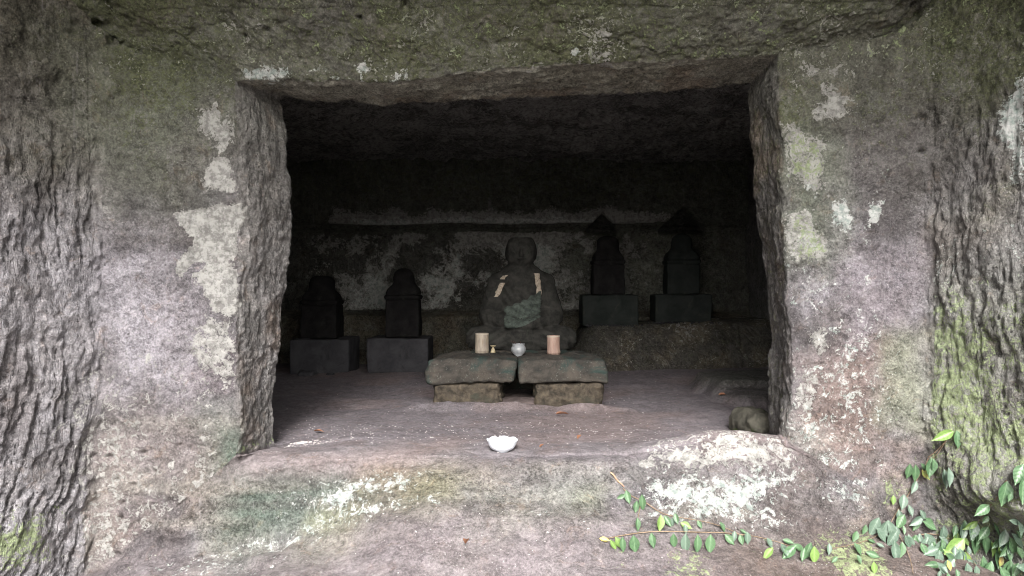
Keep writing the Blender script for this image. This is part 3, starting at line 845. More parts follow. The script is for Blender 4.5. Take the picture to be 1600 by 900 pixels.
# ------------------------------------------------------------------ general stone shapes
def stone_block(name, size, mat, parent=None, loc=(0, 0, 0), rough=.006, rnd_r=.02, seg=14, seed=0, rot=0, taper=0.0, fn=None):
    """rounded and eroded block; size = full x, y, z; base at loc"""
    sxx, syy, szz = size
    vs = []; fs = []
    lin = np.linspace(-1, 1, seg)
    off = 0
    for ax in range(3):
        for sg in (-1, 1):
            a, b = np.meshgrid(lin, lin)
            p = np.zeros((seg, seg, 3), np.float32)
            p[..., ax] = sg; p[..., (ax + 1) % 3] = a; p[..., (ax + 2) % 3] = b
            f = grid_faces(seg, seg)
            if sg < 0: f = f[:, ::-1]
            vs.append(p.reshape(-1, 3)); fs.append(f + off); off += seg * seg
    V = np.concatenate(vs); Fq = np.concatenate(fs)
    key = np.round(V * 1000).astype(np.int64); _, idx, inv = np.unique(key, axis=0, return_index=True, return_inverse=True)
    V = V[idx]; Fq = inv.reshape(-1)[Fq]
    half = np.array((sxx, syy, szz), np.float32) / 2
    # concentrate lines at the edges
    V = np.sign(V) * (1 - (1 - np.abs(V)) ** 1.35)
    W = V * half
    inner = np.clip(W, -(half - rnd_r), half - rnd_r)
    d = W - inner; L = np.linalg.norm(d, axis=1, keepdims=True)
    W = np.where(L > 1e-6, inner + d / np.maximum(L, 1e-6) * rnd_r, W)
    nrm = W / half; nrm = np.sign(nrm) * np.abs(nrm) ** 5; nrm /= np.linalg.norm(nrm, axis=1, keepdims=True) + 1e-9
    Wp = W + seed * 3.7
    W = W + nrm * (rough * fbm(Wp, 7, 3, seed)[:, None] + rough * .5 * fbm(Wp, 30, 2, seed + 4.)[:, None])
    W[:, 2] += half[2]
    if taper: W[:, :2] *= (1 - taper * W[:, 2:3] / szz)
    if fn is not None: W = fn(W)
    o = np_mesh(name, W, Fq, mat, parent=parent)
    o.location = loc; o.rotation_euler = (0, 0, rot)
    return o


def loft(name, levels, mat, parent, n=40, expo=6.0, seed=0., rough=.003, loc=(0, 0, 0)):
    """superellipse loft; levels = (z, half x, half y)"""
    lv = np.array(levels, np.float32)
    th = np.linspace(0, 2 * math.pi, n, endpoint=False)
    c, s = np.cos(th), np.sin(th)
    V = []
    for row in lv:
        z, hx, hy = row[:3]
        e = row[3] if len(row) > 3 else expo
        V.append(np.stack([np.sign(c) * np.abs(c) ** (2 / e) * hx, np.sign(s) * np.abs(s) ** (2 / e) * hy, np.full(n, z)], -1))
    V = np.array(V, np.float32)
    Vn = V.copy(); Vn[..., 2] = 0; Vn /= np.linalg.norm(Vn, axis=-1, keepdims=True) + 1e-6
    V = V + Vn * rough * fbm(V + seed, 12, 3, seed)[..., None] * 1.5
    m = len(lv)
    fs = []
    for i in range(m - 1):
        for j in range(n):
            a = i * n + j; b = i * n + (j + 1) % n
            fs.append((a, b, b + n, a + n))
    VV = np.concatenate([V.reshape(-1, 3), [[0, 0, lv[0, 0]]], [[0, 0, lv[-1, 0]]]])
    c0 = m * n; c1 = c0 + 1
    for j in range(0, n, 2):
        fs.append((c0, (j + 2) % n, (j + 1) % n, j))
        b = (m - 1) * n
        fs.append((c1, b + j, b + (j + 1) % n, b + (j + 2) % n))
    o = np_mesh(name, VV, np.array(fs), mat, parent=parent)
    o.location = loc
    return o


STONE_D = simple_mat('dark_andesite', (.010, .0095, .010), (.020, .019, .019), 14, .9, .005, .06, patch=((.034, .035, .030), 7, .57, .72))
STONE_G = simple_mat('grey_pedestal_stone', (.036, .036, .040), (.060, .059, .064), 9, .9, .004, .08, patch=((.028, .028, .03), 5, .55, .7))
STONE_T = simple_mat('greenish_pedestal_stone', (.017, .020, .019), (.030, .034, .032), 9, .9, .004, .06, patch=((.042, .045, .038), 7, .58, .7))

spots = [  # x centre, pedestal front y, base z, pedestal w/h/d, shaft half width, shaft height, total, head style, material, label
    (-1.43, 5.90, 'floor', (.44, .26, .42), .138, .255, .475, 0, STONE_G, STONE_D, 'darkest squat memorial stone beside the left jamb, flat-topped head, on a wide low pedestal'),
    (-.852, 5.90, 'floor', (.455, .26, .42), .128, .285, .525, 1, STONE_G, STONE_D, 'grey round-headed memorial stone on the pale pedestal left of the seated statue'),
    (.758, 6.10, .372, (.43, .235, .38), .124, .235, .46, 0, STONE_T, STONE_D, 'black flat-headed memorial stone on a green-grey block, first one right of the statue'),
    (1.33, 6.12, .395, (.43, .215, .38), .13, .235, .48, 1, STONE_T, STONE_T, 'greenish slope-shouldered memorial stone nearest the right end of the rock ledge'),
]
for i, (x, yf, bz, (pw, ph, pd), hw, sh, tot, style, mp_, ms_, lab) in enumerate(spots):
    z = (floor_z(x, yf) - .012) if bz == 'floor' else bz
    t = thing('memorial_stone', lab, 'memorial stone', (x, yf + pd / 2, z), (0.0, .015, -.012, -.05)[i], 'memorial stones along the back wall')
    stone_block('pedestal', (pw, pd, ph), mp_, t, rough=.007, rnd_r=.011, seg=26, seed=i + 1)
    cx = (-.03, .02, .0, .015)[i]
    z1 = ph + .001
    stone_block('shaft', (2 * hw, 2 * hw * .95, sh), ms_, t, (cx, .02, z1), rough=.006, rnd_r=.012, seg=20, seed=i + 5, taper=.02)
    z2 = z1 + sh
    loft('collar', [(-.004, hw * .9, hw * .88), (0, hw * .98, hw * .93), (.012, hw * 1.06, hw), (.028, hw * 1.07, hw * 1.01), (.036, hw * 1.0, hw * .94)], ms_, t, seed=i + 2., expo=9, loc=(cx, .02, z2))
    rem = tot - sh - .036
    if style == 0:
        lv = [(0, hw * .98, hw * .92), (rem * .12, hw * .97, hw * .9), (rem * .26, hw * .84, hw * .8), (rem * .40, hw * .70, hw * .66, 4), (rem * .48, hw * .68, hw * .62, 3.4), (rem * .7, hw * .70, hw * .62, 3), (rem * .86, hw * .64, hw * .56, 2.8), (rem * .96, hw * .50, hw * .44, 2.6), (rem, hw * .30, hw * .25, 2.4)]
    else:
        lv = [(0, hw * .98, hw * .92), (rem * .10, hw * 1.0, hw * .9), (rem * .24, hw * .90, hw * .8), (rem * .38, hw * .70, hw * .64, 4), (rem * .48, hw * .61, hw * .58, 3), (rem * .66, hw * .63, hw * .58, 2.6), (rem * .82, hw * .58, hw * .52, 2.4), (rem * .93, hw * .42, hw * .38, 2.2), (rem, hw * .18, hw * .16, 2)]
    lv = [(a[0], a[1], a[2], a[3] if len(a) > 3 else 7) for a in lv]
    zz = np.linspace(0, rem, 26)
    L = np.array(lv)
    lv2 = [(q, np.interp(q, L[:, 0], L[:, 1]), np.interp(q, L[:, 0], L[:, 2]), np.interp(q, L[:, 0], L[:, 3])) for q in zz]
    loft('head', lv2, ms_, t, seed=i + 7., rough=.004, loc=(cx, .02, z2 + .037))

# ------------------------------------------------------------------ altar: footing cut from the rock, two slabs
ALT = simple_mat('mossy_altar_stone', (.028, .028, .026), (.072, .063, .054), 11, .95, .010, .08, patch=((.030, .044, .040), 6, .50, .64), fine=(.11, .11, .10))
FOOT = simple_mat('ochre_footing_stone', (.028, .025, .021), (.095, .078, .058), 22, .95, .012, .15, patch=((.045, .045, .035), 9, .55, .66))
zf = floor_z(0, 4.4)


def slump(W):
    W = W.copy()
    W[:, 2] -= .012 * np.abs(W[:, 0]) ** 1.5
    return W


fx = [(-.245, .375, .55, 3, 'ochre rough-cut footing stone under the left altar slab'), (.315, .375, .55, 4, 'ochre and dark footing stone under the right altar slab')]
for x, wdt, dp, sdd, lab in fx:
    o = stone_block('footing_stone', (wdt, dp, .175), FOOT, None, (x, 4.37 + dp / 2, -.035), rough=.024, rnd_r=.03, seg=40, seed=sdd)
    tag(o, lab, 'stone block', 'altar footing stones')
FLIP = simple_mat('worn_brown_lip', (.06, .048, .046), (.13, .105, .10), 14, .95, .008, .08)
o = stone_block('footing_stone', (.40, .34, .085), FLIP, None, (.04, 4.385 + .17, -.045), rough=.012, rnd_r=.038, seg=20, seed=9)
tag(o, 'low worn stone lip between the two altar footing stones', 'stone block', 'altar footing stones')


def slabfn(sg):
    def f(W):
        W = W.copy()
        top = W[:, 2] / .14
        ex = np.clip(np.abs(W[:, 0]) / .24, 0, 1) ** 3
        W[:, 2] -= top * .010 * ex
        W[:, 1] += np.clip(top - .5, 0, 1) * .03 * (W[:, 1] < 0)
        W[:, 0] -= sg * (1 - np.clip(top, 0, 1)) * .010
        return W
    return f


o = stone_block('altar_slab', (.482, .52, .135), ALT, None, (-.214, 4.345 + .26, .137), rough=.013, rnd_r=.020, seg=44, seed=5, rot=-.01, fn=slabfn(1))
tag(o, 'left half of the dark stone altar shelf, brown at its outer end', 'stone slab', 'altar slabs')
o = stone_block('altar_slab', (.482, .52, .135), ALT, None, (.271, 4.345 + .26, .137), rough=.013, rnd_r=.020, seg=44, seed=8, rot=.012, fn=slabfn(-1))
tag(o, 'right half of the dark stone altar shelf, teal-green with a pale scratch', 'stone slab', 'altar slabs')
o = stone_block('plinth_stone', (.62, .62, .29), ALT, None, (.045, 5.28, -.02), rough=.01, rnd_r=.03, seg=24, seed=12)
tag(o, 'dark plinth stone hidden behind the altar shelf, carrying the seated statue', 'stone block')

# ------------------------------------------------------------------ the seated statue
def smin(a, b, k):
    h = np.clip(.5 + .5 * (b - a) / k, 0, 1)
    return b * (1 - h) + a * h - k * h * (1 - h)


def ell(p, c, r):
    q = (p - np.array(c)) / np.array(r)
    k0 = np.linalg.norm(q, axis=-1); k1 = np.linalg.norm(q / np.array(r), axis=-1) + 1e-9
    return k0 * (k0 - 1) / k1


def cap(p, a, b, ra, rb):
    a = np.array(a); b = np.array(b); ab = b - a
    t = np.clip(((p - a) @ ab) / (ab @ ab), 0, 1)
    return np.linalg.norm(p - a - t[..., None] * ab, axis=-1) - (ra + (rb - ra) * t)


def rbox(p, c, h, r):
    q = np.abs(p - np.array(c)) - (np.array(h) - r)
    return np.linalg.norm(np.maximum(q, 0), axis=-1) + np.minimum(q.max(-1), 0) - r


def body_sdf(p):
    d = ell(p, (0, .05, .33), (.175, .12, .25))
    d = smin(d, ell(p, (0, .055, .45), (.150, .10, .085)), .06)
    d = smin(d, ell(p, (0, .07, .12), (.25, .17, .15)), .05)
    for s in (-1, 1):
        d = smin(d, cap(p, (s * .155, .055, .432), (s * .208, .02, .23), .068, .066), .035)
        d = smin(d, cap(p, (s * .210, .01, .21), (s * .05, -.13, .165), .060, .040), .03)
        d = smin(d, cap(p, (s * .11, .04, .085), (s * .275, -.06, .07), .085, .08), .03)
        d = smin(d, cap(p, (s * .275, -.07, .068), (s * -.02, -.15, .06), .07, .058), .03)
    d = smin(d, ell(p, (0, -.145, .155), (.085, .045, .035)), .02)
    d = smin(d, rbox(p, (0, -.03, .035), (.30, .16, .035), .03), .03)
    d = smin(d, cap(p, (0, .045, .50), (0, .02, .58), .078, .076), .025)
    d = smin(d, smin(rbox(p, (0, .01, .635), (.094, .090, .096), .074), ell(p, (0, .02, .67), (.09, .09, .085)), .02), .02)
    for s in (-1, 1):
        d = smin(d, ell(p, (s * .092, .03, .625), (.012, .022, .045)), .01)
    # worn face: brow, nose, mouth
    d = smin(d, cap(p, (0, -.078, .655), (0, -.092, .612), .008, .014), .012)
    d = smin(d, cap(p, (-.045, -.068, .662), (.045, -.068, .662), .008, .008), .014)
    d = smin(d, ell(p, (0, -.078, .586), (.026, .014, .008)), .01)
    for s in (-1, 1):
        d = smin(d, ell(p, (s * .035, -.070, .640), (.020, .009, .009)), .008)
    # robe: folds sweeping across the chest, hem ridges
    x, y, z = p[..., 0], p[..., 1], p[..., 2]
    r = np.sqrt((x - .05) ** 2 + ((z - .50) * .85) ** 2)
    fold = np.sin(r * 150) * .0045 * sstep(.11, .15, r) * sstep(.29, .25, r) * sstep(.46, .38, z) * sstep(.16, .22, z) * (y < .02) * sstep(.16, .11, np.abs(x - .01))
    nk = np.exp(-((r - .125) / .010) ** 2) * .008 * (y < .03) * sstep(.50, .46, z)
    sl = np.sin((x * 1.2 + np.abs(x) * -.5 + z * .55) * 95) * .003 * sstep(.16, .2, np.abs(x)) * sstep(.12, .2, z)
    lapf = np.sin((z * 1.0 + x * x * 1.8) * 120) * .004 * sstep(.17, .12, z) * (y < -.05)
    return d - fold - nk - sl - lapf


nz_, nt_ = 230, 200
zt = .728
zs = np.concatenate([np.linspace(0.0, zt - .03, nz_ - 30), zt - .03 + .03 * np.sin(np.linspace(0, math.pi / 2, 31)[1:])])
th = np.linspace(0, 2 * math.pi, nt_, endpoint=False)
TH, ZZ = np.meshgrid(th, zs)
# march inward on each level
R = np.full(TH.shape, .5); ax, ay = 0.0, .02
for it in range(70):
    p = np.stack([ax + R * np.sin(TH), ay - R * np.cos(TH), ZZ], -1)
    d = body_sdf(p)
    R = np.clip(R - d * .6, .004, .6)
Pb = np.stack([ax + R * np.sin(TH), ay - R * np.cos(TH), ZZ], -1)
Rn = .0022 * fbm(Pb, 22, 3, 5.) + .0012 * fbm(Pb, 70, 2, 8.)
Pb[..., 0] += Rn * np.sin(TH) * 1.5; Pb[..., 1] -= Rn * np.cos(TH) * 1.5
fs = []
r_ = np.arange(nz_ - 1)[:, None]; c_ = np.arange(nt_)[None, :]
a_ = r_ * nt_ + c_; b_ = r_ * nt_ + (c_ + 1) % nt_
fq = np.stack([a_, b_, b_ + nt_, a_ + nt_], -1).reshape(-1, 4)
topc = nz_ * nt_; VV = np.concatenate([Pb.reshape(-1, 3), [[ax, ay, zs[-1] + .0005]]])
jj = np.arange(0, nt_, 2); bt = (nz_ - 1) * nt_
fq = np.concatenate([fq, np.stack([np.full(len(jj), topc), bt + jj, bt + (jj + 1) % nt_, bt + (jj + 2) % nt_], -1)])
STAT = simple_mat('weathered_statue_stone', (.017, .017, .016), (.042, .041, .037), 20, .95, .004, .06, patch=((.040, .044, .036), 8, .58, .70))
zpl = .262
statue = thing('seated_statue', 'weathered dark stone statue of a seated robed figure with folded hands behind the altar shelf', 'statue', (.06, 5.22, zpl), .0)
np_mesh('body', VV, fq, STAT, parent=statue)
# mossy drape across the chest: follows the body surface, a few mm proud
def drape(name, inside_fn, mat, du_, dz_, off, parent, th_=.006):
    uu_, zz_ = np.meshgrid(du_, dz_)
    Rr = np.full(uu_.shape, .5)
    for it in range(60):
        p = np.stack([ax + Rr * np.sin(uu_), ay - Rr * np.cos(uu_), zz_], -1)
        Rr = np.clip(Rr - body_sdf(p) * .6, .004, .6)
    x = ax + Rr * np.sin(uu_)
    ins_ = inside_fn(x, zz_)
    Rr = Rr + off + .0035 * fbm(np.stack([x, zz_, 0 * x], -1), 30, 2, 3.)
    Pf = np.stack([ax + Rr * np.sin(uu_), ay - Rr * np.cos(uu_), zz_], -1)
    Rk = Rr - th_ - off
    Pk = np.stack([ax + Rk * np.sin(uu_), ay - Rk * np.cos(uu_), zz_], -1)
    nr, nc = x.shape
    cell = ins_[:-1, :-1] & ins_[1:, :-1] & ins_[:-1, 1:] & ins_[1:, 1:]
    idx = np.arange(nr * nc).reshape(nr, nc); fs = []
    off2 = nr * nc
    cp = np.pad(cell, 1)
    for i in range(nr - 1):
        for j in range(nc - 1):
            if not cell[i, j]: continue
            a, b, c, d = idx[i, j], idx[i, j + 1], idx[i + 1, j + 1], idx[i + 1, j]
            fs.append((a, b, c, d))
            if not cp[i, j + 1]: fs.append((b, a, a + off2, b + off2))
            if not cp[i + 2, j + 1]: fs.append((d, c, c + off2, d + off2))
            if not cp[i + 1, j]: fs.append((a, d, d + off2, a + off2))
            if not cp[i + 1, j + 2]: fs.append((c, b, b + off2, c + off2))
    V_ = np.concatenate([Pf.reshape(-1, 3), Pk.reshape(-1, 3)]); fs = np.array(fs)
    used, inv = np.unique(fs, return_inverse=True)
    return np_mesh(name, V_[used], inv.reshape(fs.shape), mat, parent=parent)


DRP = simple_mat('green_patinated_robe', (.034, .042, .037), (.085, .10, .088), 40, .95, .004, .06)
STR = simple_mat('flaking_pale_paint', (.24, .20, .15), (.44, .38, .31), 60, .9, .002, .2, patch=((.10, .075, .06), 30, .56, .62))


def d_in(x, z):
    # swag between the left waist and the right breast, scalloped upper hem
    top = .275 + .75 * np.clip(x + .10, 0, 1) ** 1.3 + .006 * np.sin(x * 130)
    bot = .150 + 1.6 * np.clip(x - .01, 0, 1) ** 1.5 + .010 * np.sin(x * 24)
    return (x > -.110) & (x < .125) & (z < top) & (z > bot)


drape('robe_drape', d_in, DRP, np.linspace(-1.3, 1.4, 90), np.linspace(.13, .44, 80), .006, statue)


def st_in(x0, z0, x1, z1, hw_):
    def f(x, z):
        t = (z - z0) / (z1 - z0)
        wob = .0012 * np.sin(z * 160) + .0012 * np.sin(z * 67 + 1)
        return (t > 0) & (t < 1 + x * .4) & (np.abs(x - (x0 + (x1 - x0) * t) - .006 * np.sin(t * 3.1) * np.sign(x0) - wob) < hw_ * (.92 + .08 * np.sin(z * 90)))
    return f


drape('robe_edge', st_in(-.162, .335, -.112, .438, .018), STR, np.linspace(-1.7, -.4, 110), np.linspace(.34, .45, 44), .004, statue)
drape('robe_edge', st_in(-.118, .452, -.100, .482, .018), STR, np.linspace(-2.0, -.3, 110), np.linspace(.44, .50, 26), .004, statue)
drape('robe_edge', st_in(.112, .345, .098, .490, .017), STR, np.linspace(.3, 1.7, 110), np.linspace(.34, .50, 54), .004, statue)

# ------------------------------------------------------------------ offerings on the altar
def lathe(name, prof, mat, parent=None, n=36, loc=(0, 0, 0), fn=None):
    pr = np.array(prof, np.float32); th = np.linspace(0, 2 * math.pi, n, endpoint=False)
    V = np.stack([pr[:, 0:1] * np.cos(th), pr[:, 0:1] * np.sin(th), pr[:, 1:2] + 0 * th], -1)
    if fn is not None: V = fn(V, th)
    m = len(pr)
    r = np.arange(m - 1)[:, None]; c = np.arange(n)[None, :]
    a = r * n + c; b = r * n + (c + 1) % n
    f = np.stack([a, b, b + n, a + n], -1).reshape(-1, 4)
    o = np_mesh(name, V, f, mat, parent=parent)
    o.location = loc
    return o


altar_bvh = BVHTree.FromPolygons([], []) if False else None
DGR = bpy.context.evaluated_depsgraph_get()


def top_z(x, y, zmax=.5):
    best = -1
    for o in COL.objects:
        if o.name.startswith('altar_slab'):
            inv = o.matrix_basis.inverted()
            hit = o.ray_cast(inv @ Vector((x, y, zmax)), Vector((0, 0, -1)))
            if hit[0]: best = max(best, (o.matrix_basis @ hit[1]).z)
    return best


bpy.context.view_layer.update()
BAM1 = simple_mat('dry_bamboo', (.18, .15, .12), (.30, .26, .21), 18, .6, .001, .35, sc3=(3, 3, .6), patch=((.20, .15, .10), 12, .5, .68))
BAM2 = simple_mat('reddened_bamboo', (.22, .145, .115), (.31, .22, .18), 18, .6, .001, .35, sc3=(3, 3, .6), patch=((.22, .12, .085), 12, .5, .68))
DARKIN = simple_mat('dark_bowl_soil', (.03, .025, .02), (.06, .05, .04), 60, .95, .003, .1)  # dark soil filling the incense bowl


def bamboo(x, y, hh, rad, mat, lab, lean):
    z = top_z(x, y) - .002
    t = thing('bamboo_cup', lab, 'bamboo cup', (x, y, z), rnd.random(), 'bamboo cups on the altar shelf')
    t.rotation_euler = (0, lean, rnd.random())
    pr = [(0, 0), (rad * .96, 0), (rad * 1.0, .003), (rad * 1.0, hh * .12), (rad * 1.05, hh * .135), (rad * 1.05, hh * .155), (rad * .99, hh * .17), (rad * .97, hh * .5), (rad * .97, hh * .985), (rad * .95, hh), (rad * .82, hh), (rad * .80, hh * .98), (rad * .80, hh * .2), (0, hh * .2)]
    lathe('tube', pr, mat, t, 32)
    lathe('rim', [(rad * .80, hh + .0005), (rad * .96, hh + .0005), (rad * .975, hh - .002), (rad * .99, hh - .004), (rad * .985, hh - .008)], simple_mat('cut_bamboo_rim', (.28, .24, .19), (.38, .33, .27), 30), t, 32)
    return t


bamboo(-.178, 4.72, .118, .041, BAM1, 'pale ivory bamboo cup at the left end of the altar shelf', 0.0)
bamboo(.246, 4.70, .114, .039, BAM2, 'pinkish-brown bamboo cup at the right end of the altar shelf', -.03)

CER = simple_mat('grey_glazed_ceramic', (.20, .21, .22), (.28, .29, .30), 20, .35, .0005, .5, fine=(.22, .22, .24))
zz_ = top_z(.038, 4.66) - .002
t = thing('incense_bowl', 'small round grey ceramic incense bowl holding stub ends at the middle of the altar shelf', 'incense bowl', (.038, 4.66, zz_))
lathe('bowl', [(0, .003), (.020, 0), (.023, .003), (.021, .008), (.034, .018), (.043, .034), (.044, .046), (.040, .058), (.034, .064), (.035, .070), (.038, .074), (.036, .076), (.032, .072), (.031, .064), (.036, .052), (.03, .05)], CER, t, 40)
lathe('ash', [(0, .056), (.02, .055), (.0345, .052)], DARKIN, t, 24)


def tube(name, pts, rad, mat, parent=None, n=7, kind=None, flare=None):
    P_ = [Vector(p) for p in pts]
    V = []; m = len(P_)
    up = Vector((0, 0, 1))
    for i, p in enumerate(P_):
        tdir = (P_[min(i + 1, m - 1)] - P_[max(i - 1, 0)]).normalized()
        sdv = tdir.cross(up)
        if sdv.length < .05: sdv = tdir.cross(Vector((1, 0, 0)))
        sdv.normalize(); b = sdv.cross(tdir)
        r = rad(i / (m - 1)) if callable(rad) else rad
        for j in range(n):
            an = 2 * math.pi * j / n
            V.append(p + (sdv * math.cos(an) + b * math.sin(an)) * r)
    f = []
    for i in range(m - 1):
        for j in range(n):
            a = i * n + j; c = i * n + (j + 1) % n
            f.append((a, c, c + n, a + n))
    return np_mesh(name, [tuple(v) for v in V], np.array(f), mat, parent=parent)


CHAR = simple_mat('charred_incense', (.03, .02, .02), (.09, .05, .04), 80, .9, 0, .1)
for k in range(6):
    a0 = rnd.uniform(0, 6.28); tl = rnd.uniform(.02, .045); ln = rnd.uniform(.1, .5)
    b0 = Vector((math.cos(a0) * .012 - .006, math.sin(a0) * .012, .052))
    tube('incense_stick', [b0, b0 + Vector((math.cos(a0) * ln * tl - .006, math.sin(a0) * ln * tl, tl))], .0016, CHAR, t, 5)

BRS = simple_mat('dull_brass', (.24, .20, .12), (.40, .34, .22), 30, .45, .0005, .5)
zz_ = top_z(-.112, 4.70) - .001
o = lathe('brass_stand', [(0, 0), (.015, 0), (.0155, .004), (.013, .014), (.010, .022), (.005, .027), (.005, .032), (.010, .036), (.017, .040), (.0175, .043), (.006, .043), (0, .042)], BRS, None, 28, (-.112, 4.70, zz_))
tag(o, 'tiny flared brass stand just right of the ivory bamboo cup', 'candle stand')

# white scalloped bowl on the chamber threshold
PORC = simple_mat('white_porcelain', (.62, .66, .72), (.70, .73, .78), 8, .3, 0, .5)


def scal(V, th_):
    r = np.linalg.norm(V[..., :2], axis=-1)
    V[..., 2] *= .84
    k = sstep(.030, .058, r) * (V[..., 2] > .008)
    pet = np.abs(np.cos(th_ * 4 + .35))[None, :] ** .6
    V[..., 2] += k * .007 * (pet - .5)
    s = 1 + k * .06 * (pet - .6)
    V[..., 0] *= s; V[..., 1] *= s
    return V


bx, by = sx(785, 3.20), 3.20
bz = floor_z(bx, by)
t = thing('bowl', 'white porcelain bowl with scalloped petal rim standing alone on the threshold', 'bowl', (bx, by, bz - .002))
lathe('bowl_body', [(0, .004), (.020, .004), (.021, 0), (.025, 0), (.026, .006), (.040, .012), (.051, .024), (.056, .038), (.060, .052), (.0625, .057), (.061, .0585), (.057, .053), (.053, .038), (.047, .024), (.036, .014), (.0, .010)], PORC, t, 96, fn=scal)
lathe('water', [(0, .033), (.03, .0331), (.0515, .0332)], simple_mat('still_water', (.62, .65, .68), (.70, .72, .75), 5, .05, 0, .5), t, 48)

# ------------------------------------------------------------------ loose stones, dead leaves, flecks
SM = simple_mat('mossy_rubble', (.035, .034, .028), (.08, .075, .06), 16, .95, .01, .15, patch=((.06, .085, .03), 10, .52, .62))
SHELF = simple_mat('purple_brown_rock', (.045, .042, .040), (.095, .082, .080), 14, .9, .01, .15)
for (px, Y_, wd, dp, hg, lab, sd_, mat_) in [
    (1180, 3.62, .15, .26, .12, 'mossy broken stone tucked against the foot of the right jamb inside the chamber', 31, SM),
    (516, 5.80, .085, .06, .035, 'small pale rock lying before the darkest memorial stone', 33, STONE_G),
    (480, 5.80, .12, .08, .045, 'dim grey rock at the foot of the leftmost pedestal', 34, STONE_G)]:
    x = sx(px, Y_)
    o = stone_block('rock', (wd, dp, hg), mat_, None, (x, Y_, floor_z(x, Y_) - .015), rough=.016, rnd_r=hg * .46, seg=32, seed=sd_, rot=rnd.uniform(-.3, .3))
    tag(o, lab, 'rock')
chips_v = []; chips_f = []
for k in range(90):
    x = rnd.uniform(.55, 1.6); y = 6.09 - rnd.uniform(0, .03); z = .372 + .02 * (x > 1.05) + rnd.uniform(-.004, .004)
    r = rnd.uniform(.005, .016)
    b = len(chips_v)
    for (a, c, d) in ((1, 0, 0), (0, 1, 0), (-1, 0, 0), (0, -1, 0), (0, 0, .8), (0, 0, -.6)):
        chips_v.append((x + a * r * rnd.uniform(.7, 1.3), y + c * r, z + d * r))
    for q in ((0, 1, 4), (1, 2, 4), (2, 3, 4), (3, 0, 4), (1, 0, 5), (2, 1, 5), (3, 2, 5), (0, 3, 5)): chips_f.append([b + i for i in q])
np_mesh('stone_chips', chips_v, np.array(chips_f), STONE_G, kind='stuff', smooth=False)

# pale petals and crumbs scattered over the chamber floor
FLK = simple_mat('pale_fleck', (.5, .46, .44), (.75, .72, .70), 50, .9, 0, .2)
fv = []; ff = []
cl = [(sx(470, 3.45), 3.42, .12, 260), (sx(560, 3.6), 3.6, .5, 160), (.0, 3.7, .9, 240), (.0, 4.6, 1.2, 120), (.6, 3.6, .5, 90), (0.0, 2.7, 1.0, 130), (.0, 5.5, 1.4, 60)]
GB = sub_bvh([chamber_floor, rock_sill, ground_step], -1.9, 1.9, 2.2, 6.9)
for (cx, cy, sp, n) in cl:
    for k in range(n):
        x = rnd.gauss(cx, sp * .5); y = rnd.gauss(cy, sp * .28)
        if y < 2.3 or (y > 3.35 and y < 3.5 and abs(x) > .95): continue
        if 3.0 < y < 3.42 and abs(x) > 1.0: continue
        h = GB.ray_cast(Vector((x, y, .3)), Vector((0, 0, -1)))
        if not h[0]: continue
        r = rnd.uniform(.0012, .0036) * (1.0 if rnd.random() < .9 else 1.7)
        c = h[0] + h[1] * .0015
        a = rnd.random() * 6.28
        u_ = Vector((math.cos(a), math.sin(a), 0)) * r * rnd.uniform(.8, 2.0); v_ = Vector((-math.sin(a), math.cos(a), 0)) * r
        b = len(fv)
        up_ = Vector((0, 0, rnd.uniform(.0008, .003)))
        fv += [tuple(c - u_), tuple(c - v_ * .8), tuple(c + u_), tuple(c + v_), tuple(c + up_)]
        ff += [(b, b + 1, b + 4), (b + 1, b + 2, b + 4), (b + 2, b + 3, b + 4), (b + 3, b, b + 4)]
np_mesh('pale_flecks', fv, np.array(ff), FLK, kind='stuff', smooth=False)


# leaf blade: midrib fold, side veins as ridges, drooping tip
def leaf_mesh(name, mat, wide=.48, curl=.18, seed=0, fold=.26, n=9):
    r = random.Random(seed)
    prof = [0.02, .42, .78, .96, 1.0, .93, .76, .50, .20, .015]
    V = []; m = len(prof)
    for i, wv in enumerate(prof):
        t = i / (m - 1)
        for j, q in enumerate((-1, -.5, 0, .5, 1)):
            x = q * wv * wide / 2
            z = abs(q) * wv * fold * .5 - curl * t * t * .5 + r.uniform(-.008, .008)
            V.append((x, t, z))
    f = grid_faces(m, 5)
    me_o = np_mesh(name, V, f, mat)
    me = me_o.data
    bpy.data.objects.remove(me_o)
    uv = me.uv_layers.new(name='UVMap')
    co = np.array([V[i][:2] for i in [l.vertex_index for l in me.loops]], np.float32)
    uv.data.foreach_set('uv', co.ravel())
    return me


def leaf_material(name, dark, light, rib, rough=.46):
    m = NT(name)
    uvn = m.n('ShaderNodeUVMap'); uvn.uv_map = 'UVMap'
    sep = m.n('ShaderNodeSeparateXYZ'); m.l(uvn.outputs[0], sep.inputs[0])
    ax_ = m.math('ABSOLUTE', sep.outputs[0])
    mid = m.ramp(ax_, .018, .004)
    vein = m.math('SINE', m.math('MULTIPLY', m.math('SUBTRACT', sep.outputs[1], m.math('MULTIPLY', ax_, .9)), 34))
    oi = m.n('ShaderNodeObjectInfo')
    n = m.noise(m.coord(), 60, 4, .6)
    col = m.mix(m.ramp(n, .3, .7), dark, light)
    col = m.mix(m.math('MULTIPLY', oi.outputs['Random'], .7), col, light)
    col = m.mix(m.math('MULTIPLY', m.ramp(vein, .7, 1.0), .12), col, rib)
    col = m.mix(m.math('MULTIPLY', mid, .7), col, rib)
    m.l(col, m.b.inputs['Base Color'])
    m.b.inputs['Roughness'].default_value = rough
    m.b.inputs['Specular IOR Level'].default_value = .5
    m.l(m.bump(vein, .0004, .5), m.b.inputs['Normal'])
    return m.m


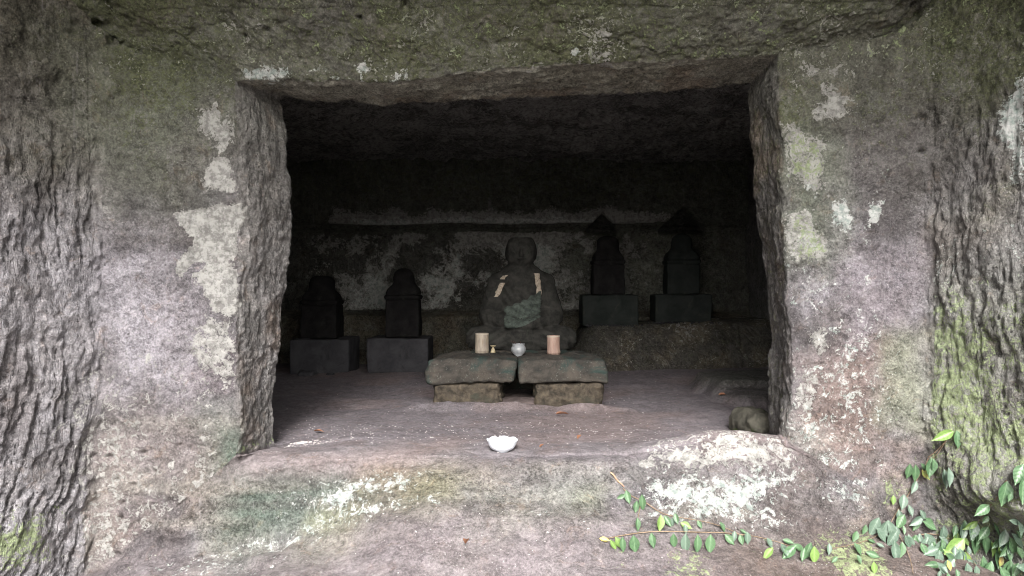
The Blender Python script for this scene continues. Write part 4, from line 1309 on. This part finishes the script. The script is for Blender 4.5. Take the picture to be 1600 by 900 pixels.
LM = dict(
    g=leaf_material('vine_leaf_green', (.030, .068, .030), (.062, .118, .055), (.12, .19, .10)),
    b=leaf_material('vine_leaf_bluish', (.048, .080, .056), (.085, .125, .092), (.14, .19, .14), .42),
    l=leaf_material('vine_leaf_young', (.075, .14, .032), (.13, .205, .055), (.20, .28, .11)),
    y=leaf_material('vine_leaf_yellowed', (.50, .42, .07), (.62, .50, .10), (.6, .55, .2)),
    o=leaf_material('vine_leaf_orange_tipped', (.30, .20, .06), (.20, .28, .08), (.4, .35, .15)))
LME = {k: [leaf_mesh('leaf', LM[k], w_, c_, s_) for w_, c_, s_ in ((.50, .22, 1), (.43, .45, 2), (.54, .12, 3), (.47, -.15, 4))] for k in LM}
DEAD = simple_mat('dead_leaf_brown', (.26, .115, .07), (.42, .22, .13), 40, .8, .002, .2)
DME = [leaf_mesh('dead_leaf', DEAD, .55, .5, 5, .5), leaf_mesh('dead_leaf', DEAD, .42, -.5, 6, .8)]


def eye_ray(px, py, bvh):
    d = Vector(((px - 800) / F, 1, -(py - 450) / F)).normalized()
    h = bvh.ray_cast(Vector((0, 0, H)), d)
    return h


VINE_STEM = simple_mat('vine_stem_brown', (.13, .095, .06), (.24, .18, .13), 40, .8, .001, .2)


def vine(label, leaves, stems, group='creeping vines at the lower right'):
    root0 = None
    h = eye_ray(*stems[0][0], SILL)
    t = thing('creeping_vine', label, 'vine', h[0], 0, group)
    for st in stems:
        pts = []
        for (a, b), (c, d) in zip(st[:-1], st[1:]):
            n = max(2, int(math.hypot(c - a, d - b) / 14))
            for k in range(n):
                q = k / n; pts.append((a + (c - a) * q + rnd.uniform(-1.5, 1.5), b + (d - b) * q + rnd.uniform(-1.5, 1.5)))
        pts.append(st[-1])
        W_ = []
        for p_ in pts:
            hh = eye_ray(*p_, SILL)
            if hh[0]: W_.append(hh[0] + hh[1] * (.006 if hh[1].y < 0 or hh[1].z > 0 else -.006))
        # smooth
        for _ in range(2):
            W_ = [W_[0]] + [(W_[i - 1] + W_[i] * 2 + W_[i + 1]) / 4 for i in range(1, len(W_) - 1)] + [W_[-1]]
        if len(W_) > 2:
            tube('stem', [w_ - t.location for w_ in W_], lambda q: .0022 - .001 * q, VINE_STEM, t, 6)
    for (x0, y0, x1, y1, kd) in leaves:
        h0 = eye_ray(x0, y0, SILL); h1 = eye_ray(x1, y1, SILL)
        if not h0[0]: continue
        eye = Vector((0, 0, H))
        dist = (h0[0] - eye).length
        out = (eye - h0[0]).normalized()
        base = h0[0] + out * rnd.uniform(.012, .022)
        dd0 = Vector(((x0 - 800) / F, 1, -(y0 - 450) / F)); dd1 = Vector(((x1 - 800) / F, 1, -(y1 - 450) / F))
        Yb = base.y
        if h1[0] and h1[0].y - .012 < Yb - .01:
            Yb = max(h1[0].y, Yb - .06)
            base = eye + dd0 * Yb
        yt = Yb - rnd.uniform(.0, .015)
        tip = eye + dd1 * yt
        # keep the tip in front of the rock
        ax_l = tip - base; L = ax_l.length
        if L < .008: continue
        yv = ax_l.normalized()
        nrm = (Vector((rnd.uniform(-.35, .35), -1, rnd.uniform(.15, .75))))
        nrm = (nrm - yv * nrm.dot(yv)).normalized()
        xv = yv.cross(nrm)
        # width kept natural even where the blade is seen shortened
        L *= 1.12; Ls = max(L * .94, .030)
        M = Matrix((( xv.x, yv.x, nrm.x), (xv.y, yv.y, nrm.y), (xv.z, yv.z, nrm.z))).to_4x4()
        ob = bpy.data.objects.new('leaf', LME[kd][rnd.randrange(4)])
        COL.objects.link(ob); ob.parent = t
        ob.matrix_basis = Matrix.Translation(base - t.location) @ M @ Matrix.Diagonal((Ls * rnd.uniform(.92, 1.1), L, Ls, 1))
    return t


def scatter(n, x0, x1, y0, y1, sd_):
    r = random.Random(sd_); out = []
    for _ in range(n):
        a = r.uniform(x0, x1); b = r.uniform(y0, y1); an = r.gauss(0, .55); ln = r.uniform(17, 31)
        out.append((a, b, a + math.sin(an) * ln, b + math.cos(an) * ln, r.choice('gggbbbgbl')))
    return out


def z6(l): return [(920 + a / 3.6, 650 + b / 3.6, 920 + c / 3.6, 650 + d / 3.6, k) for a, b, c, d, k in l]
def z7(l): return [(1300 + a / 3.6, 650 + b / 3.6, 1300 + c / 3.6, 650 + d / 3.6, k) for a, b, c, d, k in l]


vine('small-leaved upper vine strand crossing the white lichen on the sill, fewer leaves', z6([
    (210, 415, 228, 488, 'g'), (205, 440, 160, 465, 'g'), (298, 440, 305, 530, 'g'), (270, 475, 262, 540, 'g'), (272, 570, 280, 645, 'g'), (405, 555, 400, 645, 'l'),
    (425, 560, 460, 620, 'g'), (485, 545, 500, 605, 'g'), (470, 570, 470, 620, 'b'), (515, 600, 575, 630, 'l'), (540, 610, 548, 660, 'b'), (612, 585, 635, 630, 'g'), (735, 595, 770, 650, 'g')]),
    [[(972, 765), (985, 778), (1002, 782), (1020, 792), (1034, 806), (1065, 810), (1100, 815), (1130, 824), (1160, 838)], [(1002, 782), (996, 810)]])
vine('long horizontal vine with a row of hanging leaves along the foot of the sill', z6([
    (60, 690, 112, 697, 'y'), (120, 695, 155, 752, 'l'), (150, 680, 182, 742, 'l'), (188, 678, 195, 765, 'g'), (250, 670, 262, 765, 'g'), (352, 655, 365, 740, 'g'),
    (477, 660, 480, 740, 'g'), (545, 660, 543, 770, 'b'), (612, 665, 612, 770, 'g'), (685, 665, 680, 770, 'g'), (765, 665, 815, 720, 'g'), (820, 645, 815, 705, 'b'),
    (850, 665, 865, 722, 'g'), (890, 650, 895, 718, 'b'), (850, 638, 888, 660, 'g'), (1000, 685, 1030, 740, 'b'), (1090, 695, 1150, 718, 'g'), (1080, 715, 1112, 780, 'b'), (1150, 720, 1215, 765, 'g')]) + scatter(9, 1180, 1370, 838, 858, 8),
    [[(945, 845), (960, 840), (1000, 833), (1050, 831), (1090, 834), (1132, 834), (1180, 838), (1215, 846), (1240, 856), (1262, 866)]])
vine('vine cluster climbing the corner of the right face, dull blue-green leaves', z7([
    (190, 610, 175, 665, 'g'), (140, 645, 120, 705, 'g'), (265, 570, 215, 670, 'b'), (250, 630, 300, 705, 'b'), (300, 665, 340, 712, 'b'), (315, 585, 345, 695, 'b'), (360, 620, 370, 680, 'b'),
    (400, 615, 405, 665, 'g'), (200, 695, 247, 710, 'g'), (250, 715, 292, 738, 'b'), (350, 700, 360, 812, 'b'), (190, 765, 265, 792, 'g'), (140, 780, 165, 830, 'g'), (30, 790, 0, 822, 'g'),
    (345, 445, 345, 497, 'l'), (405, 440, 395, 522, 'b'), (430, 500, 450, 560, 'b'), (375, 525, 385, 602, 'b'), (475, 365, 445, 432, 'b'),
    (440, 268, 425, 350, 'g'), (470, 272, 470, 368, 'g'), (560, 235, 545, 338, 'g'), (570, 240, 578, 322, 'g'), (505, 300, 548, 355, 'o'), (500, 265, 530, 312, 'g'), (235, 818, 240, 885, 'l')]) + scatter(14, 1385, 1475, 790, 860, 6),
    [[(1452, 716), (1440, 738), (1428, 752), (1420, 772), (1405, 790), (1395, 806), (1388, 822), (1375, 838), (1340, 850), (1300, 858)], [(1452, 716), (1470, 700), (1482, 684)], [(1400, 826), (1412, 850), (1422, 872), (1426, 898)]])
vine('sparse bright-leaved vine on the chiselled right wall above the leaf clump', z7([
    (685, 85, 580, 132, 'l'), (700, 80, 712, 175, 'g'), (630, 300, 640, 398, 'b'), (655, 290, 655, 390, 'b'), (885, 500, 812, 556, 'g'), (880, 560, 850, 600, 'g'), (820, 590, 750, 638, 'l'),
    (985, 365, 960, 498, 'g'), (1010, 430, 995, 478, 'g'), (1078, 270, 1035, 378, 'g'), (1078, 340, 1065, 482, 'g')]),
    [[(1490, 672), (1478, 692), (1466, 708), (1458, 716)], [(1575, 752), (1562, 772), (1548, 788), (1534, 806), (1520, 826)]])
vine('dense leaf clump at the bottom right corner, one large yellow-green leaf on top', z7([
    (490, 580, 460, 645, 'g'), (510, 590, 580, 640, 'g'), (520, 575, 575, 600, 'g'), (430, 665, 437, 772, 'b'), (410, 670, 440, 740, 'b'), (495, 660, 470, 782, 'b'), (540, 680, 515, 782, 'b'), (600, 675, 652, 722, 'b'), (575, 705, 560, 852, 'g'),
    (610, 700, 600, 800, 'b'), (620, 720, 615, 812, 'g'), (745, 690, 640, 775, 'l'), (640, 770, 692, 830, 'g'), (730, 755, 690, 870, 'b'), (650, 810, 665, 866, 'o'), (765, 730, 770, 790, 'b'),
    (795, 655, 810, 772, 'g'), (760, 825, 765, 910, 'b'), (810, 840, 815, 905, 'b'), (850, 785, 845, 890, 'g'), (900, 815, 855, 905, 'g'), (935, 745, 930, 850, 'g'), (950, 690, 900, 742, 'g'),
    (1000, 680, 1035, 782, 'g'), (950, 700, 960, 800, 'l'), (950, 780, 950, 850, 'o'), (1010, 660, 1080, 740, 'b'), (1010, 810, 970, 896, 'g'), (1050, 825, 1020, 903, 'g'), (610, 868, 600, 910, 'b'), (650, 880, 650, 915, 'g'),
    (1040, 730, 1075, 800, 'g'), (970, 850, 990, 905, 'b'), (700, 860, 710, 915, 'g')]) + scatter(44, 1462, 1598, 812, 888, 4),
    [[(1430, 838), (1450, 832), (1475, 838), (1500, 846), (1530, 850), (1560, 846), (1590, 838)], [(1560, 846), (1570, 870), (1580, 895)], [(1500, 846), (1515, 870), (1530, 895)]])

# dead leaves
FB = sub_bvh([chamber_floor, rock_sill, ground_step], -1.9, 1.9, 2.2, 6.9)
for (px, py, ln, rz, k, lab) in [
    (490, 678, .050, 1.4, 0, 'curled orange-brown dead leaf on the floor beside the left jamb'),
    (868, 653, .075, 1.9, 0, 'flat rust-brown dead leaf on the floor in front of the right footing stone'),
    (902, 690, .040, .4, 1, 'small dark curled dead leaf right of the white bowl'),
    (1122, 622, .065, 1.6, 0, 'brown dead leaf in the shade beside the low flat rock'),
    (727, 856, .050, .1, 1, 'upright orange dead leaf on the ground below the sill'),
    (843, 702, .028, .9, 1, 'tiny pinkish crumpled leaf just right of the white bowl'),
    (905, 606, .03, 1.2, 1, 'small reddish dead leaf at the foot of the right footing stone')]:
    h = eye_ray(px, py, FB)
    if not h[0]: continue
    ob = bpy.data.objects.new('dead_leaf', DME[k]); COL.objects.link(ob)
    ob.location = h[0] + Vector((0, 0, ln * .22 + .002)); ob.scale = (ln, ln, ln * .6)
    ob.rotation_euler = (.1 if k == 0 else .5, rnd.uniform(-.2, .2), rz + math.pi)
    tag(ob, lab, 'dead leaf', 'dead leaves on the stone floor')
h0 = eye_ray(954, 741, FB); h1 = eye_ray(975, 764, FB)
TW = simple_mat('dry_twig', (.30, .16, .10), (.42, .27, .18), 40, .8, .001, .2)
pts = [h0[0].lerp(h1[0], q) + Vector((0, -.006, .008 + .003 * math.sin(q * 9))) for q in (0, .2, .4, .6, .8, 1)]
o = tube('twig', [p - pts[0] for p in pts], lambda q: .0032 - .0014 * q, TW, None, 7)
o.location = pts[0]
tag(o, 'short reddish-brown twig lying on the sill above the topmost vine leaves', 'twig')
